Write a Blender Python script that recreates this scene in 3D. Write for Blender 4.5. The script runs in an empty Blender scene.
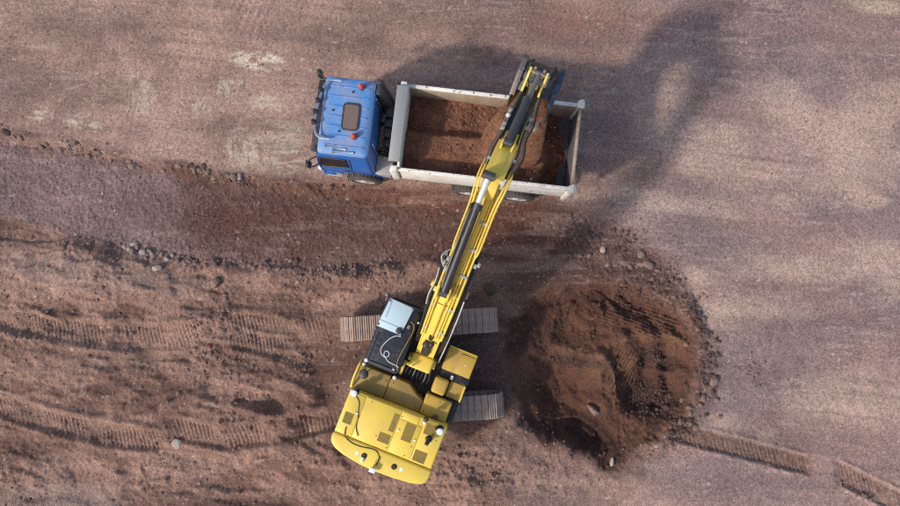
import bpy, bmesh, math, random
import numpy as np
from mathutils import Vector, Matrix

S = bpy.context.scene
COL = S.collection
R = math.radians

# ------------------------------------------------------------------ camera
F_PX, CAM_H, TILT = 700.0, 21.0, R(3.4)          # photograph is 900 x 506
cam_d = bpy.data.cameras.new('camera')
cam_d.sensor_width = 36.0
cam_d.lens = 36.0 * F_PX / 900.0
cam_d.clip_end = 3000.0
cam = bpy.data.objects.new('camera', cam_d)
COL.objects.link(cam)
cam.location = (0, 0, CAM_H)
cam.rotation_euler = (TILT, 0, 0)
S.camera = cam

# ------------------------------------------------------------------ sky + sun
SUN_EL, SUN_DIR = R(37), R(31)                    # light travels towards +x,+y
world = bpy.data.worlds.new('World')
S.world = world
world.use_nodes = True
wn = world.node_tree
sky = wn.nodes.new('ShaderNodeTexSky')
sky.sky_type = 'NISHITA'
sky.sun_disc = False
sky.sun_elevation = SUN_EL
sky.sun_rotation = R(239)
sky.dust_density = 2.0
bg = wn.nodes['Background']
bg.inputs[1].default_value = 0.15
wn.links.new(sky.outputs[0], bg.inputs[0])
sun_d = bpy.data.lights.new('sun', 'SUN')
sun_d.energy = 2.3
sun_d.angle = R(4.0)
sun_d.color = (1.0, 0.95, 0.88)
sun = bpy.data.objects.new('sun', sun_d)
COL.objects.link(sun)
sun.location = (-30, -18, 30)
sun.rotation_euler = Vector((math.cos(SUN_DIR) * math.cos(SUN_EL), math.sin(SUN_DIR) * math.cos(SUN_EL),
                             -math.sin(SUN_EL))).to_track_quat('-Z', 'Y').to_euler()
S.view_settings.view_transform = 'Standard'
S.view_settings.look = 'None'
S.view_settings.exposure = 0.35
S.view_settings.gamma = 1.0
S.cycles.use_denoising = False
S.cycles.filter_width = 1.1

# ------------------------------------------------------------------ helpers
CT, ST = math.cos(TILT), math.sin(TILT)


def P(px, py, h=0.0):
    """photo pixel + height above the ground -> world x, y"""
    dx, dy, dz = (px - 450) / F_PX, -(py - 253) / F_PX, -1.0
    dy, dz = CT * dy - ST * dz, ST * dy + CT * dz
    t = (h - CAM_H) / dz
    return dx * t, dy * t


def to_px(X, Y):
    """ground point -> photo pixel (arrays)"""
    yc = CT * Y + ST * (-CAM_H)
    zc = -ST * Y + CT * (-CAM_H)
    return 450 + F_PX * X / -zc, 253 - F_PX * yc / -zc


def lin(r, g, b):
    return tuple(((c / 255) / 12.92 if c <= 10 else (((c / 255) + .055) / 1.055) ** 2.4) for c in (r, g, b))


def ss(a, b, x):
    t = np.clip((x - a) / (b - a), 0, 1)
    return t * t * (3 - 2 * t)


_tabs = {}


def vnoise(x, y, seed=0):
    if seed not in _tabs:
        _tabs[seed] = np.random.RandomState(seed + 77).rand(256, 256).astype(np.float32)
    tb = _tabs[seed]
    xi, yi = np.floor(x), np.floor(y)
    fx, fy = x - xi, y - yi
    fx = fx * fx * (3 - 2 * fx)
    fy = fy * fy * (3 - 2 * fy)
    a, b = xi.astype(np.int64) & 255, yi.astype(np.int64) & 255
    a1, b1 = (a + 1) & 255, (b + 1) & 255
    return (tb[a, b] * (1 - fx) + tb[a1, b] * fx) * (1 - fy) + (tb[a, b1] * (1 - fx) + tb[a1, b1] * fx) * fy


def fbm(x, y, size, octv=4, seed=0, gain=.5):
    """-1..1, size = metres of the largest bumps"""
    out, amp, tot, s = 0, 1.0, 0, 1.0 / size
    for k in range(octv):
        c, sn = math.cos(.6 * k + seed), math.sin(.6 * k + seed)
        out = out + amp * (vnoise((x * c - y * sn) * s + 31.7 * k, (x * sn + y * c) * s - 17.3 * k, seed + k) * 2 - 1)
        tot += amp
        amp *= gain
        s *= 2.03
    return out / tot


def tag(o, label=None, cat=None, group=None, kind=None):
    if label: o['label'] = label
    if cat: o['category'] = cat
    if group: o['group'] = group
    if kind: o['kind'] = kind
    return o


def empty(name, loc, rz=0.0, parent=None):
    o = bpy.data.objects.new(name, None)
    COL.objects.link(o)
    o.location = loc
    o.rotation_euler = (0, 0, rz)
    o.parent = parent
    o.empty_display_size = .3
    return o


# ------------------------------------------------------------------ materials
def mat(name, col, rough=.5, metal=0.0, dirt=None, damt=.35, dscale=3.0, var=.12, bump=.0, bscale=40.0, up=0.0,
        coat=0.0, streak=False):
    m = bpy.data.materials.new(name)
    m.use_nodes = True
    nt = m.node_tree
    N, L = nt.nodes, nt.links
    b = N['Principled BSDF']
    b.inputs['Roughness'].default_value = rough
    b.inputs['Metallic'].default_value = metal
    if coat:
        b.inputs['Coat Weight'].default_value = coat
        b.inputs['Coat Roughness'].default_value = .15
    tc = N.new('ShaderNodeTexCoord')
    src = tc.outputs['Object']
    if streak:
        mp = N.new('ShaderNodeMapping')
        mp.inputs['Scale'].default_value = (1, 1, .25)
        L.new(src, mp.inputs[0])
        src = mp.outputs[0]
    n1 = N.new('ShaderNodeTexNoise')
    n1.inputs['Scale'].default_value = dscale
    n1.inputs['Detail'].default_value = 8
    n1.inputs['Roughness'].default_value = .65
    L.new(src, n1.inputs['Vector'])
    n2 = N.new('ShaderNodeTexNoise')
    n2.inputs['Scale'].default_value = dscale * 7
    n2.inputs['Detail'].default_value = 5
    L.new(src, n2.inputs['Vector'])
    hv = N.new('ShaderNodeHueSaturation')
    hv.inputs['Color'].default_value = (*col, 1)
    mr = N.new('ShaderNodeMapRange')
    mr.inputs[3].default_value = 1 - var
    mr.inputs[4].default_value = 1 + var
    L.new(n2.outputs[0], mr.inputs[0])
    L.new(mr.outputs[0], hv.inputs['Value'])
    out = hv.outputs[0]
    if dirt:
        rp = N.new('ShaderNodeValToRGB')
        rp.color_ramp.elements[0].position = max(0, .62 - damt * .55)
        rp.color_ramp.elements[1].position = min(1, .80 - damt * .25)
        rp.color_ramp.elements[0].color = (damt * .28,) * 3 + (1,)
        rp.color_ramp.elements[1].color = (min(1, .55 + damt * .5),) * 3 + (1,)
        ad = N.new('ShaderNodeMath')
        ad.operation = 'MULTIPLY_ADD'
        ad.inputs[1].default_value = .75
        L.new(n1.outputs[0], ad.inputs[0])
        m2 = N.new('ShaderNodeMath')
        m2.operation = 'MULTIPLY'
        m2.inputs[1].default_value = .25
        L.new(n2.outputs[0], m2.inputs[0])
        L.new(m2.outputs[0], ad.inputs[2])
        L.new(ad.outputs[0], rp.inputs[0])
        mx = N.new('ShaderNodeMix')
        mx.data_type = 'RGBA'
        mx.inputs[7].default_value = (*dirt, 1)
        L.new(rp.outputs[0], mx.inputs[0])
        L.new(out, mx.inputs[6])
        out = mx.outputs[2]
        rr = N.new('ShaderNodeMapRange')
        rr.inputs[3].default_value = rough
        rr.inputs[4].default_value = .9
        L.new(rp.outputs[0], rr.inputs[0])
        L.new(rr.outputs[0], b.inputs['Roughness'])
    L.new(out, b.inputs['Base Color'])
    if bump:
        n3 = N.new('ShaderNodeTexNoise')
        n3.inputs['Scale'].default_value = bscale
        n3.inputs['Detail'].default_value = 4
        L.new(src, n3.inputs['Vector'])
        bp = N.new('ShaderNodeBump')
        bp.inputs['Strength'].default_value = bump
        bp.inputs['Distance'].default_value = .02
        L.new(n3.outputs[0], bp.inputs['Height'])
        L.new(bp.outputs[0], b.inputs['Normal'])
    return m


DUST = (.22, .135, .10)
DUSTD = (.10, .058, .042)
M = dict(
    yellow=mat('yellow_paint', (.84, .585, .075), .40, 0, (.56, .38, .12), .26, 1.6, .05, .05, 30),
    yellow2=mat('yellow_paint_dusty', (.58, .37, .045), .45, 0, DUST, .28, 2.2, .07, .05, 30),
    mesh=mat('grille_mesh', (.26, .19, .03), .6, 0, DUSTD, .3, 6, .2, .6, 130),
    black=mat('black_paint', (.018, .02, .023), .42, 0, DUST, .18, 3, .2, .1, 60),
    roofblk=mat('cab_roof_black', (.018, .024, .032), .33, 0, DUST, .14, 2.5, .2, .1, 40),
    rubber=mat('rubber_hose', (.013, .013, .014), .5, 0, DUST, .12, 8, .2),
    tyre=mat('tyre_rubber', (.03, .028, .027), .8, 0, (.13, .105, .09), .45, 5, .2, .3, 60),
    rim=mat('wheel_rim', (.52, .48, .45), .5, .1, DUST, .35, 6, .15),
    steel=mat('grey_steel', (.22, .22, .22), .45, .6, DUST, .25, 4, .15, .1, 50),
    galv=mat('galvanised_plate', (.40, .40, .38), .55, .25, (.36, .33, .29), .35, 2.5, .15, .1, 50),
    chrome=mat('chrome', (.75, .75, .75), .16, 1.0),
    whiterod=mat('bright_rod', (.8, .8, .8), .3, .4),
    dgrey=mat('dark_grey_metal', (.055, .06, .066), .45, .3, DUST, .2, 4, .2, .1, 60),
    bucket=mat('bucket_steel', (.075, .085, .095), .42, .35, DUSTD, .35, 5, .2, .2, 40),
    bucketblue=mat('blue_grey_bucket_steel', (.045, .075, .115), .4, .3, DUSTD, .25, 5, .2, .2, 40),
    bucketlt=mat('worn_bucket_steel', (.16, .16, .165), .42, .4, DUST, .35, 6, .2, .2, 40),
    shoe=mat('track_shoe_steel', (.56, .43, .34), .7, 0, (.30, .20, .15), .6, 4, .2, .25, 50),
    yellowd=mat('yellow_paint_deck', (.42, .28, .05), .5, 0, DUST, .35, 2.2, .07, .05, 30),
    under=mat('undercarriage', (.03, .027, .026), .7, 0, DUSTD, .5, 4, .2, .2, 40),
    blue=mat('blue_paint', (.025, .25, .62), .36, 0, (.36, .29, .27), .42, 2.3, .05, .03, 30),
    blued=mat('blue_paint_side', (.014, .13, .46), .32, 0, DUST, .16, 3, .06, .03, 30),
    blueroof=None,
    glass=mat('dark_glass', (.012, .014, .016), .06, 0, DUST, .06, 4),
    hatch=mat('hatch_mesh', (.15, .115, .10), .75, 0, DUST, .4, 9, .2, .5, 120),
    amber=mat('amber_lens', (.55, .045, .012), .2, 0),
    white=mat('white_paint', (.82, .79, .71), .5, 0, (.36, .25, .17), .32, 2.2, .06, .08, 30),
    cream=mat('dirty_cream_wall', (.52, .42, .30), .6, 0, (.22, .13, .08), .6, 2.6, .1, .1, 30, streak=True),
    floor=mat('bed_floor_steel', (.17, .175, .20), .55, .25, (.075, .045, .035), .5, 3, .2, .2, 20),
    paleblue=mat('pale_blue_panel', (.50, .64, .70), .32, 0, (.42, .46, .47), .2, 2.5, .04),
    cable_w=mat('white_cable', (.7, .7, .66), .5),
    cable_o=mat('ochre_cable', (.40, .24, .05), .5),
    plastic_w=mat('white_plastic', (.82, .83, .82), .35),
    amberlens=None,
    brownlid=mat('brown_cap', (.13, .06, .035), .5),
    rock=mat('stone', (.235, .155, .125), .9, 0, DUST, .5, 6, .25, .4, 25),
    rockpale=mat('pale_stone', (.40, .32, .28), .85, 0, (.30, .215, .18), .4, 6, .15, .3, 25),
    rockdark=mat('dark_clod', (.095, .052, .037), .95, 0, DUSTD, .5, 6, .25, .5, 25),
)


M['clodpink'] = mat('earth_clod', (.235, .145, .112), .95, 0, (.16, .095, .072), .5, 5, .25, .4, 25)


# ------------------------------------------------------------------ mesh builder
class B:
    def __init__(s):
        s.bm = bmesh.new()

    def _xf(s, verts, mtx):
        if mtx is not None:
            bmesh.ops.transform(s.bm, matrix=mtx, verts=verts)

    def box(s, x0, x1, y0, y1, z0, z1, bev=.012, seg=2, mtx=None):
        g = bmesh.ops.create_cube(s.bm, size=1.0)
        vs = g['verts']
        for v in vs:
            v.co = Vector(((x0 + x1) / 2 + v.co.x * (x1 - x0), (y0 + y1) / 2 + v.co.y * (y1 - y0),
                           (z0 + z1) / 2 + v.co.z * (z1 - z0)))
        if bev:
            bev = min(bev, .45 * min(abs(x1 - x0), abs(y1 - y0), abs(z1 - z0)))
            es = list({e for v in vs for e in v.link_edges})
            r = bmesh.ops.bevel(s.bm, geom=es, offset=bev, segments=seg, affect='EDGES', profile=.5)
            vs = list({v for f in r['faces'] for v in f.verts} | {v for v in vs if v.is_valid})
        s._xf([v for v in vs if v.is_valid], mtx)
        return s

    def cyl(s, p0, p1, r0, r1=None, n=16, caps=True):
        r1 = r0 if r1 is None else r1
        p0, p1 = Vector(p0), Vector(p1)
        d = p1 - p0
        q = d.to_track_quat('Z', 'Y').to_matrix().to_4x4()
        q.translation = (p0 + p1) / 2
        bmesh.ops.create_cone(s.bm, cap_ends=caps, segments=n, radius1=r0, radius2=r1, depth=d.length, matrix=q)
        return s

    def tube(s, pts, r, n=8, sub=6):
        pts = [Vector(p) for p in pts]
        if sub > 1 and len(pts) > 2:
            out = []
            for i in range(len(pts) - 1):
                p0 = pts[max(i - 1, 0)]
                p1, p2 = pts[i], pts[i + 1]
                p3 = pts[min(i + 2, len(pts) - 1)]
                for k in range(sub):
                    t = k / sub
                    out.append(.5 * ((2 * p1) + (-p0 + p2) * t + (2 * p0 - 5 * p1 + 4 * p2 - p3) * t * t
                                     + (-p0 + 3 * p1 - 3 * p2 + p3) * t ** 3))
            out.append(pts[-1])
            pts = out
        rings = []
        up = Vector((0.13, .21, 1)).normalized()
        for i, p in enumerate(pts):
            d = (pts[min(i + 1, len(pts) - 1)] - pts[max(i - 1, 0)]).normalized()
            a = d.cross(up)
            if a.length < .05: a = d.cross(Vector((1, 0, 0)))
            a.normalize()
            b = d.cross(a)
            rings.append([s.bm.verts.new(p + r * (math.cos(t) * a + math.sin(t) * b))
                          for t in [2 * math.pi * k / n for k in range(n)]])
        for i in range(len(rings) - 1):
            for k in range(n):
                s.bm.faces.new((rings[i][k], rings[i][(k + 1) % n], rings[i + 1][(k + 1) % n], rings[i + 1][k]))
        s.bm.faces.new(rings[0])
        s.bm.faces.new(rings[-1][::-1])
        return s

    def prism(s, poly, y0, y1, bev=.012, axis='y', seg=2):
        """polygon extruded; axis y: poly is (x,z); axis z: poly is (x,y)"""
        def mk(p, t):
            return s.bm.verts.new((p[0], t, p[1]) if axis == 'y' else (p[0], p[1], t))
        a = [mk(p, y0) for p in poly]
        b = [mk(p, y1) for p in poly]
        n = len(poly)
        fs = [s.bm.faces.new(a), s.bm.faces.new(b[::-1])]
        for i in range(n):
            fs.append(s.bm.faces.new((a[i], b[i], b[(i + 1) % n], a[(i + 1) % n])))
        bmesh.ops.recalc_face_normals(s.bm, faces=fs)
        if bev:
            es = list({e for f in fs for e in f.edges})
            bmesh.ops.bevel(s.bm, geom=es, offset=bev, segments=seg, affect='EDGES', profile=.5)
        return s

    def loft(s, secs, cap0=True, cap1=True):
        """secs: (z, x0, x1, y0, y1, r)"""
        rings = []
        for (z, x0, x1, y0, y1, r) in secs:
            ring = []
            for (cx, cy, a0) in ((x1 - r, y1 - r, 0), (x0 + r, y1 - r, 90), (x0 + r, y0 + r, 180), (x1 - r, y0 + r, 270)):
                for k in range(6):
                    a = R(a0 + 18 * k)
                    ring.append(s.bm.verts.new((cx + r * math.cos(a), cy + r * math.sin(a), z)))
            rings.append(ring)
        n = len(rings[0])
        for i in range(len(rings) - 1):
            for k in range(n):
                s.bm.faces.new((rings[i][k], rings[i][(k + 1) % n], rings[i + 1][(k + 1) % n], rings[i + 1][k]))
        if cap0: s.bm.faces.new(rings[0][::-1])
        if cap1: s.bm.faces.new(rings[-1])
        return s

    def quad(s, *pts):
        s.bm.faces.new([s.bm.verts.new(p) for p in pts])
        return s

    def lathe(s, c, axis, prof, n=28):
        """prof: (along, radius) about axis through c"""
        q = Vector(axis).to_track_quat('Z', 'Y').to_matrix()
        c = Vector(c)
        rings = [[s.bm.verts.new(c + q @ Vector((r * math.cos(2 * math.pi * k / n), r * math.sin(2 * math.pi * k / n), a)))
                  for k in range(n)] for a, r in prof]
        fs = []
        for i in range(len(rings) - 1):
            for k in range(n):
                fs.append(s.bm.faces.new((rings[i][k], rings[i][(k + 1) % n], rings[i + 1][(k + 1) % n], rings[i + 1][k])))
        for rg in (rings[0][::-1], rings[-1]):
            fs.append(s.bm.faces.new(rg))
        bmesh.ops.recalc_face_normals(s.bm, faces=fs)
        return s

    def dome(s, c, r, n=14, sq=1.0):
        mtx = Matrix.Translation(c) @ Matrix.Diagonal((1, 1, sq, 1))
        bmesh.ops.create_uvsphere(s.bm, u_segments=n, v_segments=n // 2 + 2, radius=r, matrix=mtx)
        return s

    def build(s, name, m, parent=None, smooth=35):
        me = bpy.data.meshes.new(name)
        bmesh.ops.recalc_face_normals(s.bm, faces=s.bm.faces)
        s.bm.to_mesh(me)
        s.bm.free()
        me.materials.append(M[m] if isinstance(m, str) else m)
        if smooth:
            me.shade_smooth()
            me.set_sharp_from_angle(angle=R(smooth))
        o = bpy.data.objects.new(name, me)
        COL.objects.link(o)
        o.parent = parent
        return o


# ------------------------------------------------------------------ positions of the two machines
T_ANG = R(173.4)
tf = (math.cos(T_ANG), math.sin(T_ANG))
tl = (-tf[1], tf[0])
_o = P(469, 190.7, .5)
TRUCK = (_o[0] - 1.18 * tl[0], _o[1] - 1.18 * tl[1])


def TL(px, py, h):
    x, y = P(px, py, h)
    x -= TRUCK[0]; y -= TRUCK[1]
    return x * tf[0] + y * tf[1], x * tl[0] + y * tl[1]


E_ANG = R(90 - 21.4)
ef = (math.cos(E_ANG), math.sin(E_ANG))
el = (-ef[1], ef[0])
_o = P(421, 368, 1.0)
EXC = (_o[0] + .14 * el[0], _o[1] + .14 * el[1])
UNDER_ANG = R(3.6)


def EL(px, py, h):
    x, y = P(px, py, h)
    x -= EXC[0]; y -= EXC[1]
    return x * ef[0] + y * ef[1], x * el[0] + y * el[1]


# ================================================================== GROUND
FX0, FX1, FY0, FY1, STEP = -15.6, 15.6, -7.8, 10.4, .03


def axis_coords(a, b):
    c = list(np.arange(a, b + STEP / 2, STEP))
    d, lo, hi = STEP, c[0], c[-1]
    left, right = [], []
    while hi < 420:
        d *= 1.24
        hi += d
        lo -= d
        right.append(hi)
        left.append(lo)
    return np.array(left[::-1] + c + right)


gx, gy = axis_coords(FX0, FX1), axis_coords(FY0, FY1)
GX, GY = np.meshgrid(gx, gy)
U, V = to_px(np.clip(GX, -40, 40), np.clip(GY, -30, 40))


def poly(pts, u):
    a = np.array(pts, float)
    return np.interp(u, a[:, 0], a[:, 1])


def blob(u0, v0, ru, rv, ang=0.0, soft=.5, wob=.25, seed=5):
    """soft-edged irregular patch 0..1 in photo coordinates"""
    c, s_ = math.cos(R(ang)), math.sin(R(ang))
    a = ((U - u0) * c + (V - v0) * s_) / ru
    b = (-(U - u0) * s_ + (V - v0) * c) / rv
    d = np.sqrt(a * a + b * b) + wob * fbm(GX, GY, 1.1, 4, seed)
    return 1 - ss(1 - soft, 1 + soft, d)


def strip(pts, half, soft=3.0, u0=None, u1=None, end=10):
    d = V - poly(pts, U)
    m = 1 - ss(half - soft, half + soft, np.abs(d))
    u0 = pts[0][0] if u0 is None else u0
    u1 = pts[-1][0] if u1 is None else u1
    return m * ss(u0 - end, u0 + end, U) * (1 - ss(u1 - end, u1 + end, U)), d


wig = fbm(GX, GY, 1.6, 4, 11)
wig2 = fbm(GX, GY, .55, 4, 12)
n_big = fbm(GX, GY, 5.0, 4, 1)
n_mid = fbm(GX, GY, 1.3, 5, 2)
n_small = fbm(GX, GY, .35, 4, 3, .6)
n_fine = fbm(GX, GY, .12, 3, 4, .7)
n_grit = fbm(GX, GY, .065, 2, 6, .8)

# --- masks
L1 = poly([(-200, 90), (0, 131), (60, 145), (120, 158), (180, 168), (250, 181), (310, 188), (400, 196), (480, 206),
           (560, 212), (620, 225), (1100, 260)], U) + 3.5 * wig2 + 2 * wig
L2 = poly([(-200, 170), (0, 214), (60, 236), (130, 252), (200, 264), (300, 272), (360, 271), (430, 262), (520, 262),
           (1100, 262)], U) + 5 * wig2 + 3 * wig
left_fade = 1 - ss(560, 640, U)
upper = 1 - ss(-4, 5, V - L1)
upper_flat = 1 - ss(-2, 2, V - L1)
lower = ss(-8, 9, V - L2)
midband = (1 - upper) * (1 - lower)
# the pit
pc = (606.0, 372.0)
ang = np.degrees(np.arctan2(V - pc[1], U - pc[0])) % 360
rad = np.hypot(U - pc[0], V - pc[1])
rp = np.array([(0, 90), (25, 88), (45, 84), (65, 84), (88, 98), (100, 86), (130, 92), (150, 102), (170, 100),
               (190, 101), (210, 103), (230, 98), (250, 92), (275, 88), (300, 94), (320, 98), (340, 94), (360, 90)], float)
rpit = np.interp(ang, rp[:, 0], rp[:, 1]) + 8 * wig2 + 6 * wig + 5 * fbm(GX, GY, .25, 3, 13)
pit = 1 - ss(-7, 6, rad - rpit)
pit_soft = 1 - ss(-10, 40, rad - rpit)
# zone of track-churned soil on the left below the band
churn = lower * (1 - ss(470, 530, U)) * (1 - pit)
flatR = np.clip(1 - upper * 0 - churn - pit, 0, 1) * ss(520, 640, U)
# machine stands
mx_, my_ = GX - EXC[0], GY - EXC[1]
exc_stand = 1 - ss(2.4, 3.4, np.hypot(mx_ * .95, my_ * 1.15))
tx_, ty_ = GX - TRUCK[0], GY - TRUCK[1]
tlx = tx_ * tf[0] + ty_ * tf[1]
tly = tx_ * tl[0] + ty_ * tl[1]
truck_stand = (1 - ss(0, .9, np.maximum(np.abs(tlx - 1.0) - 3.6, 0))) * (1 - ss(0, .45, np.maximum(np.abs(tly) - 1.25, 0)))

# --- heights
Z = np.zeros_like(GX)
Z += .05 * n_big * (1 - exc_stand) * (1 - truck_stand)
Z += .012 * n_mid + .007 * n_small
Z += .10 * ss(-90, 0, -(V - L1)) * 0
# berm windrow along the road edge, then the gravel band lies lower
edge_left = 1 - ss(330, 420, U)
berm = np.exp(-((V - L1 - 1) / 5.5) ** 2) * (.35 + .65 * ss(-.4, .3, n_mid)) * (.35 + .65 * edge_left) * left_fade
Z += berm * (.06 + .14 * np.clip(n_small + .25, 0, 1) + .08 * np.clip(n_mid, 0, 1)) * (1 - truck_stand)
Z -= .15 * midband * left_fade * (.35 + .65 * (1 - ss(380, 520, U))) * (1 - truck_stand)
rub1 = np.exp(-((V - L2 + 3) / 7.0) ** 2) * ss(70, 140, U) * (1 - ss(350, 430, U))
Z += rub1 * (.10 * np.clip(n_small + .2, 0, 1) + .07 * np.clip(n_fine, 0, 1))
Z += midband * left_fade * (.012 * n_fine + .016 * n_grit + .02 * n_small)
# lower-left churn: long push ridges and hollows
ridge = fbm(GX * .38 - GY * .05, GY * 1.15 + GX * .06, .95, 4, 21)
ridge_b = fbm(GX * .42 - GY * .1, GY * 1.0 + GX * .08, 1.9, 3, 23, .4)
Z += churn * (1 - exc_stand) * (.14 * ridge + .34 * ridge_b + .07 * n_mid)
ter = (ridge * .8 + ridge_b * 1.1 + .10 * n_small) * 2.6
Z += churn * (1 - exc_stand) * .085 * (np.floor(ter) + ss(.0, .5, ter - np.floor(ter)) - ter * .6)
bil = np.abs(fbm(GX, GY, .42, 4, 25, .55))
Z += churn * .04 * (.35 - bil) * ss(-.3, .3, n_mid)
rdg2 = 1 - np.abs(fbm(GX * .5, GY * 1.2 + GX * .1, .75, 3, 33))
Z += churn * (1 - exc_stand) * .05 * ss(.6, 1.0, rdg2)
Z += churn * (.02 * n_small + .012 * n_fine + .008 * n_grit)
lump = churn * ss(.0, .5, fbm(GX, GY, 1.7, 3, 41))
Z += lump * (.05 * np.clip(n_small, 0, 1) + .035 * np.clip(n_fine, 0, 1))

TRK = [  # excavator crawler paths left in the soil: centre line, half width, cleat pitch px, start, end
    ([(-30, 312), (0, 317), (60, 330), (130, 338), (205, 334)], 11, 4.7, -30, 200),
    ([(190, 318), (240, 327), (290, 334), (345, 330)], 12, 4.6, 205, 345),
    ([(-30, 398), (0, 404), (50, 420), (110, 434), (170, 440)], 10, 4.9, -30, 165),
    ([(165, 425), (230, 437), (300, 424), (350, 414)], 11, 4.8, 175, 345),
    ([(205, 388), (240, 393), (285, 404)], 8, 4.4, 205, 285),
    ([(225, 335), (260, 345), (300, 350)], 8, 4.4, 225, 300),
]
tracked = np.zeros_like(GX)
for pts, half, pitch, u0, u1 in TRK:
    m, d = strip(pts, half + 2 * wig2, 3, u0, u1, 12)
    m = m * (1 - exc_stand * .6) * ss(-.75, .1, fbm(GX, GY, .9, 3, 51))
    sm = -.05 + .08 * n_mid
    Z = Z * (1 - .5 * m) + m * sm * .5
    ph = (U - .25 * d + 2.2 * wig) / (pitch * .84)
    saw = ph - np.floor(ph)
    Z -= m * .044 * np.exp(-((saw - .5) / .17) ** 2) * ss(.05, .5, vnoise(GX * 1.8, GY * 1.8, 61))
    Z += .07 * np.exp(-((np.abs(d) - half - 4) / 3.0) ** 2) * ss(u0, u0 + 15, U) * (1 - ss(u1 - 15, u1, U)) * (.4 + .8 * np.clip(n_mid + .5, 0, 1)) * (1 - exc_stand)
    tracked = np.maximum(tracked, m)
# right-hand single crawler mark and its short continuation
for pts, half, u0, u1 in (([(680, 433), (700, 438), (760, 453), (815, 468)], 9, 672, 812),
                          ([(815, 462), (850, 478), (900, 503), (960, 535)], 11, 838, 960)):
    m, d = strip(pts, half + 1.2 * wig2, 2, u0, u1, 8)
    ph = (U - .3 * d) / 4.3
    saw = ph - np.floor(ph)
    Z += m * (-.06 - .024 * np.exp(-((saw - .5) / .18) ** 2) * ss(.1, .6, vnoise(GX * 2.5, GY * 2.5, 62)) + .03 * n_small + .02 * n_fine)
    Z += .05 * np.exp(-((np.abs(d) - half - 2.5) / 2.2) ** 2) * ss(u0, u0 + 8, U) * (1 - ss(u1 - 8, u1, U)) * np.clip(n_small + .6, .1, 1.2)
    tracked = np.maximum(tracked, m * .3)
    rprint = m if u0 < 700 else np.maximum(rprint, m * .7)
# pit
bowl = np.clip(1 - rad / np.maximum(rpit, 1), 0, 1)
wide = .22 + .42 * np.exp(-((ang - 160) / 75) ** 2)
zp = -.34 * ss(0, 1, bowl / wide)
hol1 = np.sqrt(((U - 560) / 46) ** 2 + ((V - 398) / 46) ** 2) + .10 * wig2 + .08 * wig
zp -= .58 * (1 - ss(.1, 1.15, hol1))
hol1b = np.sqrt(((U - 588) / 24) ** 2 + ((V - 432) / 26) ** 2) + .15 * wig2
zp -= .14 * (1 - ss(.3, 1.1, hol1b))
hol2 = np.sqrt(((U - 652) / 36) ** 2 + ((V - 392) / 34) ** 2) + .14 * wig2 + .08 * wig
zp -= .28 * (1 - ss(.5, 1.1, hol2))
hol3 = np.sqrt(((U - 668) / 26) ** 2 + ((V - 360) / 13) ** 2) + .15 * wig2
zp -= .22 * (1 - ss(.5, 1.1, hol3))
rid = np.exp(-((V - poly([(540, 345), (575, 352), (600, 354), (615, 372), (622, 410), (618, 440)], U)) / 7) ** 2) * ss(545, 560, U) * (1 - ss(610, 625, U))
zp += .16 * rid
arc = rad - rpit * .80
zp += .10 * np.exp(-((V - poly([(585, 346), (620, 336), (660, 333), (690, 341)], U) - 2 * wig2) / 4.5) ** 2) * ss(585, 605, U) * (1 - ss(680, 700, U))
zp += .07 * np.sin(rad / 4.2 + 3 * wig) * ss(.12, .3, bowl) * ss(0, 60, U - 590)
terr = fbm(GX, GY, 1.5, 2, 15, .4) * 3.2
zp += pit * .13 * (ss(.15, .5, terr - np.floor(terr)) + np.floor(terr)) * ss(.05, .25, bowl)
zp += pit * .05 * np.sin((U * .8 + V * .6) / 5.0 + 2.5 * wig) * ss(.1, .3, bowl) * ss(-.1, .3, fbm(GX, GY, 1.2, 2, 16))
zp += pit * (.06 * n_mid + .055 * n_small + .030 * n_fine + .012 * n_grit - .07 * np.abs(fbm(GX, GY, .3, 3, 18)))
tooth = (U * .35 - V * .94) / 3.6 + 1.2 * wig
zp += pit * .03 * np.sin(2 * math.pi * tooth) * blob(640, 318, 46, 16, 10, .5, .3, 19)
tooth2 = (U * .9 + V * .4) / 3.8 + 1.2 * wig
zp += pit * .03 * np.sin(2 * math.pi * tooth2) * blob(625, 375, 16, 26, 0, .5, .3, 20)
Z = Z * (1 - pit) + pit * (zp + .5 * Z)
# spoil lip
lip = np.exp(-((rad - rpit - 6) / 9.0) ** 2) * (.25 + .75 * ss(-.3, .3, fbm(GX, GY, .9, 3, 17))) * (ss(255, 290, ang) + (1 - ss(35, 75, ang))).clip(0, 1)
lipL = np.exp(-((rad - rpit - 6) / 9.0) ** 2) * (1 - lip)
Z += lip * (.10 + .16 * np.clip(n_small + .1, 0, 1) + .12 * np.clip(n_fine, 0, 1)) * (.5 + .8 * np.clip(n_mid + .3, 0, 1))
Z += lipL * .05 * (1 - exc_stand)
spoil = np.clip(blob(625, 262, 62, 26, 28, .5, .35, 71) + lip * .7, 0, 1)
Z += spoil * (.05 * np.clip(n_small, 0, 1) + .05 * np.clip(n_fine, 0, 1) + .02 * n_grit)
# small churned bits at lower middle
bm_ = blob(520, 470, 90, 45, 8, .5, .4, 72) * (1 - pit)
Z += bm_ * (.09 * n_mid + .05 * n_small) * (1 - exc_stand)
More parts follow.
